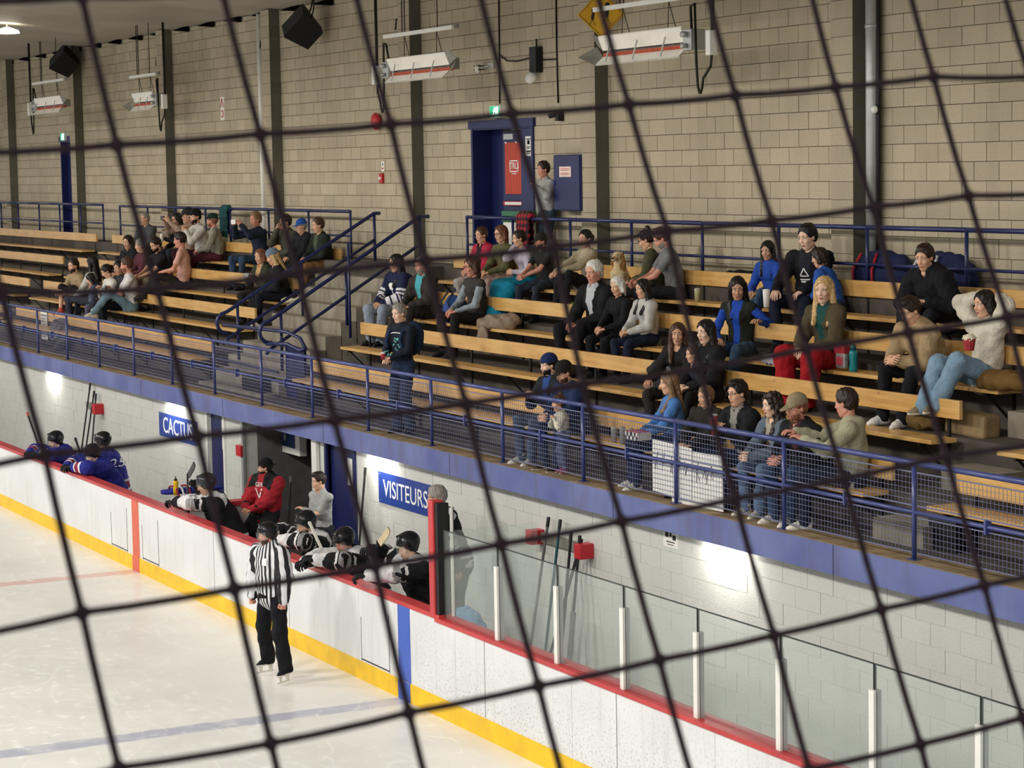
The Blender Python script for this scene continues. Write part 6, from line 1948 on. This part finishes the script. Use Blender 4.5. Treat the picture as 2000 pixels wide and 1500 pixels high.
for sd in (1, -1): m.tube([tuple(i_['Nb'] + np.array([-.06, sd * .11, -.0])), tuple(i_['Nb'] + np.array([.10, sd * .12, -.08])), tuple(i_['C'] + np.array([.16, sd * .125, -.05])), tuple(i_['W'] + np.array([.10, sd * .15, -.02]))], .02, 6)
m.build('backpack_strap', cloth('22304c'), i_['root'], True)
S = SDF((-.2, -.18, -.25), (.16, .18, .25), .02); S.ell((0, 0, 0), (.10, .15, .22), .02); S.rough(.008, .1, 2)
a_, b_ = S.mesh(); o = bpy.data.objects.new('backpack', quad_mesh('backpack', a_ + i_['C'] + np.array([-.2, 0, -.04]), b_, [cloth('22304c')])); link(o, i_['root'])
# red goaltender chest logo, numbers
i_ = P_red; s = i_['s']
wrap(text('chest_logo', 'V', .24 * s, M_LETTER, tuple(i_['C'] + np.array([.175, 0, -.08]) * s), (PI / 2, 0, PI / 2), i_['root'], .001), i_, 0)
wrap(text('chest_text', 'GER', .085 * s, M_LETTER, tuple(i_['C'] + np.array([.172, 0, .06]) * s), (PI / 2, 0, PI / 2), i_['root'], .001), i_, 0)
i_ = P_p3; s = i_['s']
wrap(text('sleeve_number', '25', .16 * s, M_LETTER, tuple(i_['C'] + np.array([-.15, .26, .03]) * s), (PI / 2, 0, PI), i_['root'], .001), i_, 1)
i_ = P_p7; s = i_['s']
def grid_patch(name, m_, cells, centre, ax, root_info):
    m = MB()
    for (u0, u1, w0, w1) in cells:
        nu = max(1, int((u1 - u0) / .02)); nw = max(1, int((w1 - w0) / .02))
        for a in range(nu):
            for b in range(nw):
                ua, ub = u0 + (u1 - u0) * a / nu, u0 + (u1 - u0) * (a + 1) / nu
                wa, wb = w0 + (w1 - w0) * b / nw, w0 + (w1 - w0) * (b + 1) / nw
                P4 = [(0, ua, wa), (0, ub, wa), (0, ub, wb), (0, ua, wb)]
                m.quad(*[tuple(np.array(p) + centre) for p in P4])
    o = m.build(name, m_, root_info['root'])
    return wrap(o, root_info, 0)
i_ = P_jersey; s = i_['s']
grid_patch('chest_crest', M_LETTER, [(-.04, .04, -.03, .07), (-.015, .015, -.10, -.03), (-.055, .055, .02, .05)], i_['C'] + np.array([.15, 0, -.05]) * s, 0, i_)
i_ = P_print; s = i_['s']
cells = [(-.06, .06, -.075, -.06), (-.05, .05, -.10, -.085)] + [(-.055 + .0078 * k, -.043 + .0078 * k, -.03 + .0125 * k, -.014 + .0125 * k) for k in range(7)] + [(.043 - .0078 * k, .055 - .0078 * k, -.03 + .0125 * k, -.014 + .0125 * k) for k in range(7)] + [(-.05, .05, -.035, -.022)]
grid_patch('shirt_print', M_LETTER, cells, i_['W'] * .45 + i_['C'] * .55 + np.array([.165, 0, 0]) * s, 0, i_)
i_ = P_ref; s = i_['s']
grid_patch('chest_badge', M_LETTER, [(-.03, .03, -.04, .04)], i_['C'] + np.array([.15, .06, .0]) * s, 0, i_)
# skate blades of the referee
i_ = P_ref; s = i_['s']
for sd in (1, -1):
    a = i_['an'][sd]
    m = MB(); zb = -.085
    m.box(-.06, .17, -.004, .004, -.165, -.145).box(-.05, .0, -.012, .012, -.15, -.085).box(.09, .14, -.012, .012, -.15, -.085)
    m.v = [tuple(rot_z(sd * .18) @ np.array(v) * s + a) for v in m.v]
    m.build('skate_blade', M_WHITE, i_['root'])
# jersey thrown over the divider, yellow bottle on it
b = bag('jersey', 'royal blue jersey with maroon stripes lying over the divider between the benches', 'jersey', (-9.081, .85, 1.06), (.15, .42, .08), '2a2f86', 40, parts=[(0, 0, .4, 1, 1, .7), (-.3, -.6, .3, .8, .5, .6)], rough=.01)
for yy, cc in ((-.30, '8a2a44'), (-.22, 'd8d6da'), (-.12, '8a2a44')):
    MB().tube([(-.24, yy, .0), (-.15, yy, .09), (0, yy, .11), (.15, yy, .09), (.24, yy, .0)], .016, 6).build('stripe', cloth(cc), b, True)
t = empty('bottle', (-8.966, 0.550, 1.036), 0, 'yellow squeeze bottle standing on the divider cap', 'bottle')
t.location.z = 1.06
MB().lathe([(.036, 0), (.038, .10), (.03, .13), (.038, .16), (.036, .19), (.02, .205)], 16).build('body', M_YELD, t, True)
MB().lathe([(.024, .205), (.024, .225), (.008, .24), (.007, .265)], 12).build('cap', M_BLACK, t, True)
bag('plastic_bag', 'light blue plastic bag lying behind the first glass pane', 'bag', (-0.788, 1.1, .15), (.28, .22, .62), '7db4de', 41, wl=.12)
# heater boxes under the front bench
for i, (px, py) in enumerate(((1857, 1063), (602, 783), (503, 752))):
    xx = (5.976, -8.748, -10.782)[i]
    t = empty('speaker_box', (xx, 2.52, FLOORZ[1]), 0, ['black ventilated box on the floor under the bench right of the aisle', 'dark box on the floor under the left end of the front bench', 'dark grille box standing at the foot of the concrete stairs'][i], 'box')
    bevel(MB().box(-.19 if i < 2 else -.42, .19 if i < 2 else .42, -.12, .12, 0, .27).build('case', M_BLACK, t), .01)
    m = MB()
    for k in range(5): m.box(-.16 if i < 2 else -.38, .16 if i < 2 else .38, -.128, -.12, .04 + k * .045, .06 + k * .045)
    m.build('grille', M_STEEL, t)

# small things in people's hands
def held(frag, mid=True, off=(.10, 0, .03), sd=1):
    i_ = [v for k, v in INFOS.items() if frag in k][0]
    p = (i_['wr'][1] + i_['wr'][-1]) / 2 if mid else i_['wr'][sd]
    return i_['w'](p + np.array(off)), i_
def phone(frag, label, col, off=(.10, 0, .03), tilt=-.3):
    p, i_ = held(frag, off=off)
    t = empty('phone', p, i_['phi'], label, 'phone')
    o = bevel(MB().box(-.006, .006, -.08, .08, -.04, .04).build('case', mat('phone_' + col, col, .3, var=.02), t), .004)
    MB().box(-.0075, -.006, -.072, .072, -.035, .035).build('screen', mat('dark_screen', '101418', .15, var=0), t)
    o.rotation_euler = (0, tilt, 0)
phone('older man in a navy pullover', 'white phone held up by the older man in the navy pullover', 'e6e6e2', (.09, 0, .06), 0)
phone('person raising a phone', 'dark phone held up behind the man in the white sweatshirt', '222226', (.09, 0, .06), 0)
phone('red-bearded man in a white t-shirt', 'phone in the hands of the red-bearded man in white', '30343a', (.08, 0, .04))
phone('woman with reddish blond hair', 'phone held by the woman with the beige scarf', '222226', (.08, 0, .04))
p, i_ = held('woman with round glasses', mid=False, off=(.07, 0, .0))
cup('white drink cup held by the woman with round glasses', tuple(p - Vector((0, 0, .05))), 'e8e4d8', .13, .036, 'f4f2ea')
p, i_ = held('man with glasses and short black hair', off=(.08, 0, .0))
cup('red drink bottle held by the man with glasses at the rail', tuple(p - Vector((0, 0, .06))), 'c23a44', .2, .034, 'd8d4d0', 'bottle', 'bottle')
p, i_ = held('standing grey-haired man in a navy', off=(.09, 0, .0))
cup('small red paper cup in the hands of the standing grey-haired man', tuple(p - Vector((0, 0, .02))), 'a83038', .07, .03, 'e0dcd4')

# ---------------------------------------------------------------- knotted safety net on the near side of the rink
NO = Vector((20.95981, -9.33665, 5.51609)); NA = Vector((-0.00297, 0.04481, 0.00258)); NBv = Vector((0.01232, 0.00587, -0.04290))

SAG = {(-3,-2):(-0.018,0.027),(-3,-1):(0.007,0.009),(-3,0):(0.028,-0.002),(-3,1):(0.015,0.007),(-3,2):(-0.004,0.015),(-2,-2):(0.007,0.024),(-2,-1):(0.019,0.001),(-2,0):(0.006,0.02),(-2,1):(0.027,0.024),(-2,2):(-0.005,0.013),(-1,-2):(0.004,0.022),(-1,-1):(-0.01,0.006),(-1,0):(0.012,0.038),(-1,1):(-0.005,0.033),(-1,2):(-0.007,0.026),(0,-2):(-0.005,0.008),(0,-1):(0.047,0.011),(0,0):(-0.023,0.02),(0,1):(-0.014,0.026),(0,2):(-0.012,0.03),(1,-2):(0.006,0.001),(1,-1):(0.036,-0.018),(1,0):(-0.014,0.027),(1,1):(-0.016,0.013),(1,2):(-0.006,0.036),(1,3):(-0.025,0.023),(2,-2):(-0.013,-0.011),(2,-1):(-0.003,-0.011),(2,0):(-0.014,-0.003),(2,1):(-0.005,0.007),(2,2):(-0.0,0.019),(2,3):(0.012,0.052),(3,-2):(-0.035,-0.019),(3,-1):(-0.004,-0.035),(3,0):(-0.009,-0.017),(3,1):(0.016,-0.023),(3,2):(0.024,0.009),(3,3):(0.029,0.053),(4,-2):(-0.021,-0.047),(4,-1):(-0.017,-0.044),(4,0):(0.021,-0.027),(-4,-1):(-0.015,-0.077),(-4,0):(0.006,-0.024),(-4,1):(-0.005,-0.015),(-4,2):(-0.015,-0.039)}
net = empty('safety_net', NO, 0, 'dark brown knotted safety net stretched across the near end of the rink', 'net')
M_CORD = mat('net_cord', '3a2a2e', .9, var=.25, scale=300, bump=.5, bscale=900, spec=.2)
def node(i, j):
    u, v = SAG.get((i, j), (0.0, 0.012))
    return NA * (i + u) + NBv * (j + v)
nrm = NA.cross(NBv).normalized()
me_k = MB().lathe([(.0008, -.0022), (.0019, -.0014), (.0023, 0), (.0019, .0014), (.0008, .0022)], 8).mesh('knot', M_CORD, True)
I0, I1, J0, J1 = -9, 10, -7, 8
def cord(a, b, nm='cord'):
    mid = (a + b) / 2 + nrm * .0006 + Vector((0, 0, -.0004))
    r = .00114
    MB().tube([a, a.lerp(b, .06), a.lerp(mid, .6), b.lerp(mid, .6), a.lerp(b, .94), b], r, 7, rs=[r * 1.5, r, r, r, r, r * 1.5]).build(nm, M_CORD, net, True)
for i in range(I0, I1):
    for j in range(J0, J1):
        a = node(i, j)
        if i + 1 < I1: cord(a, node(i + 1, j))
        if j + 1 < J1: cord(a, node(i, j + 1))
        k = bpy.data.objects.new('knot', me_k); k.location = a; link(k, net)
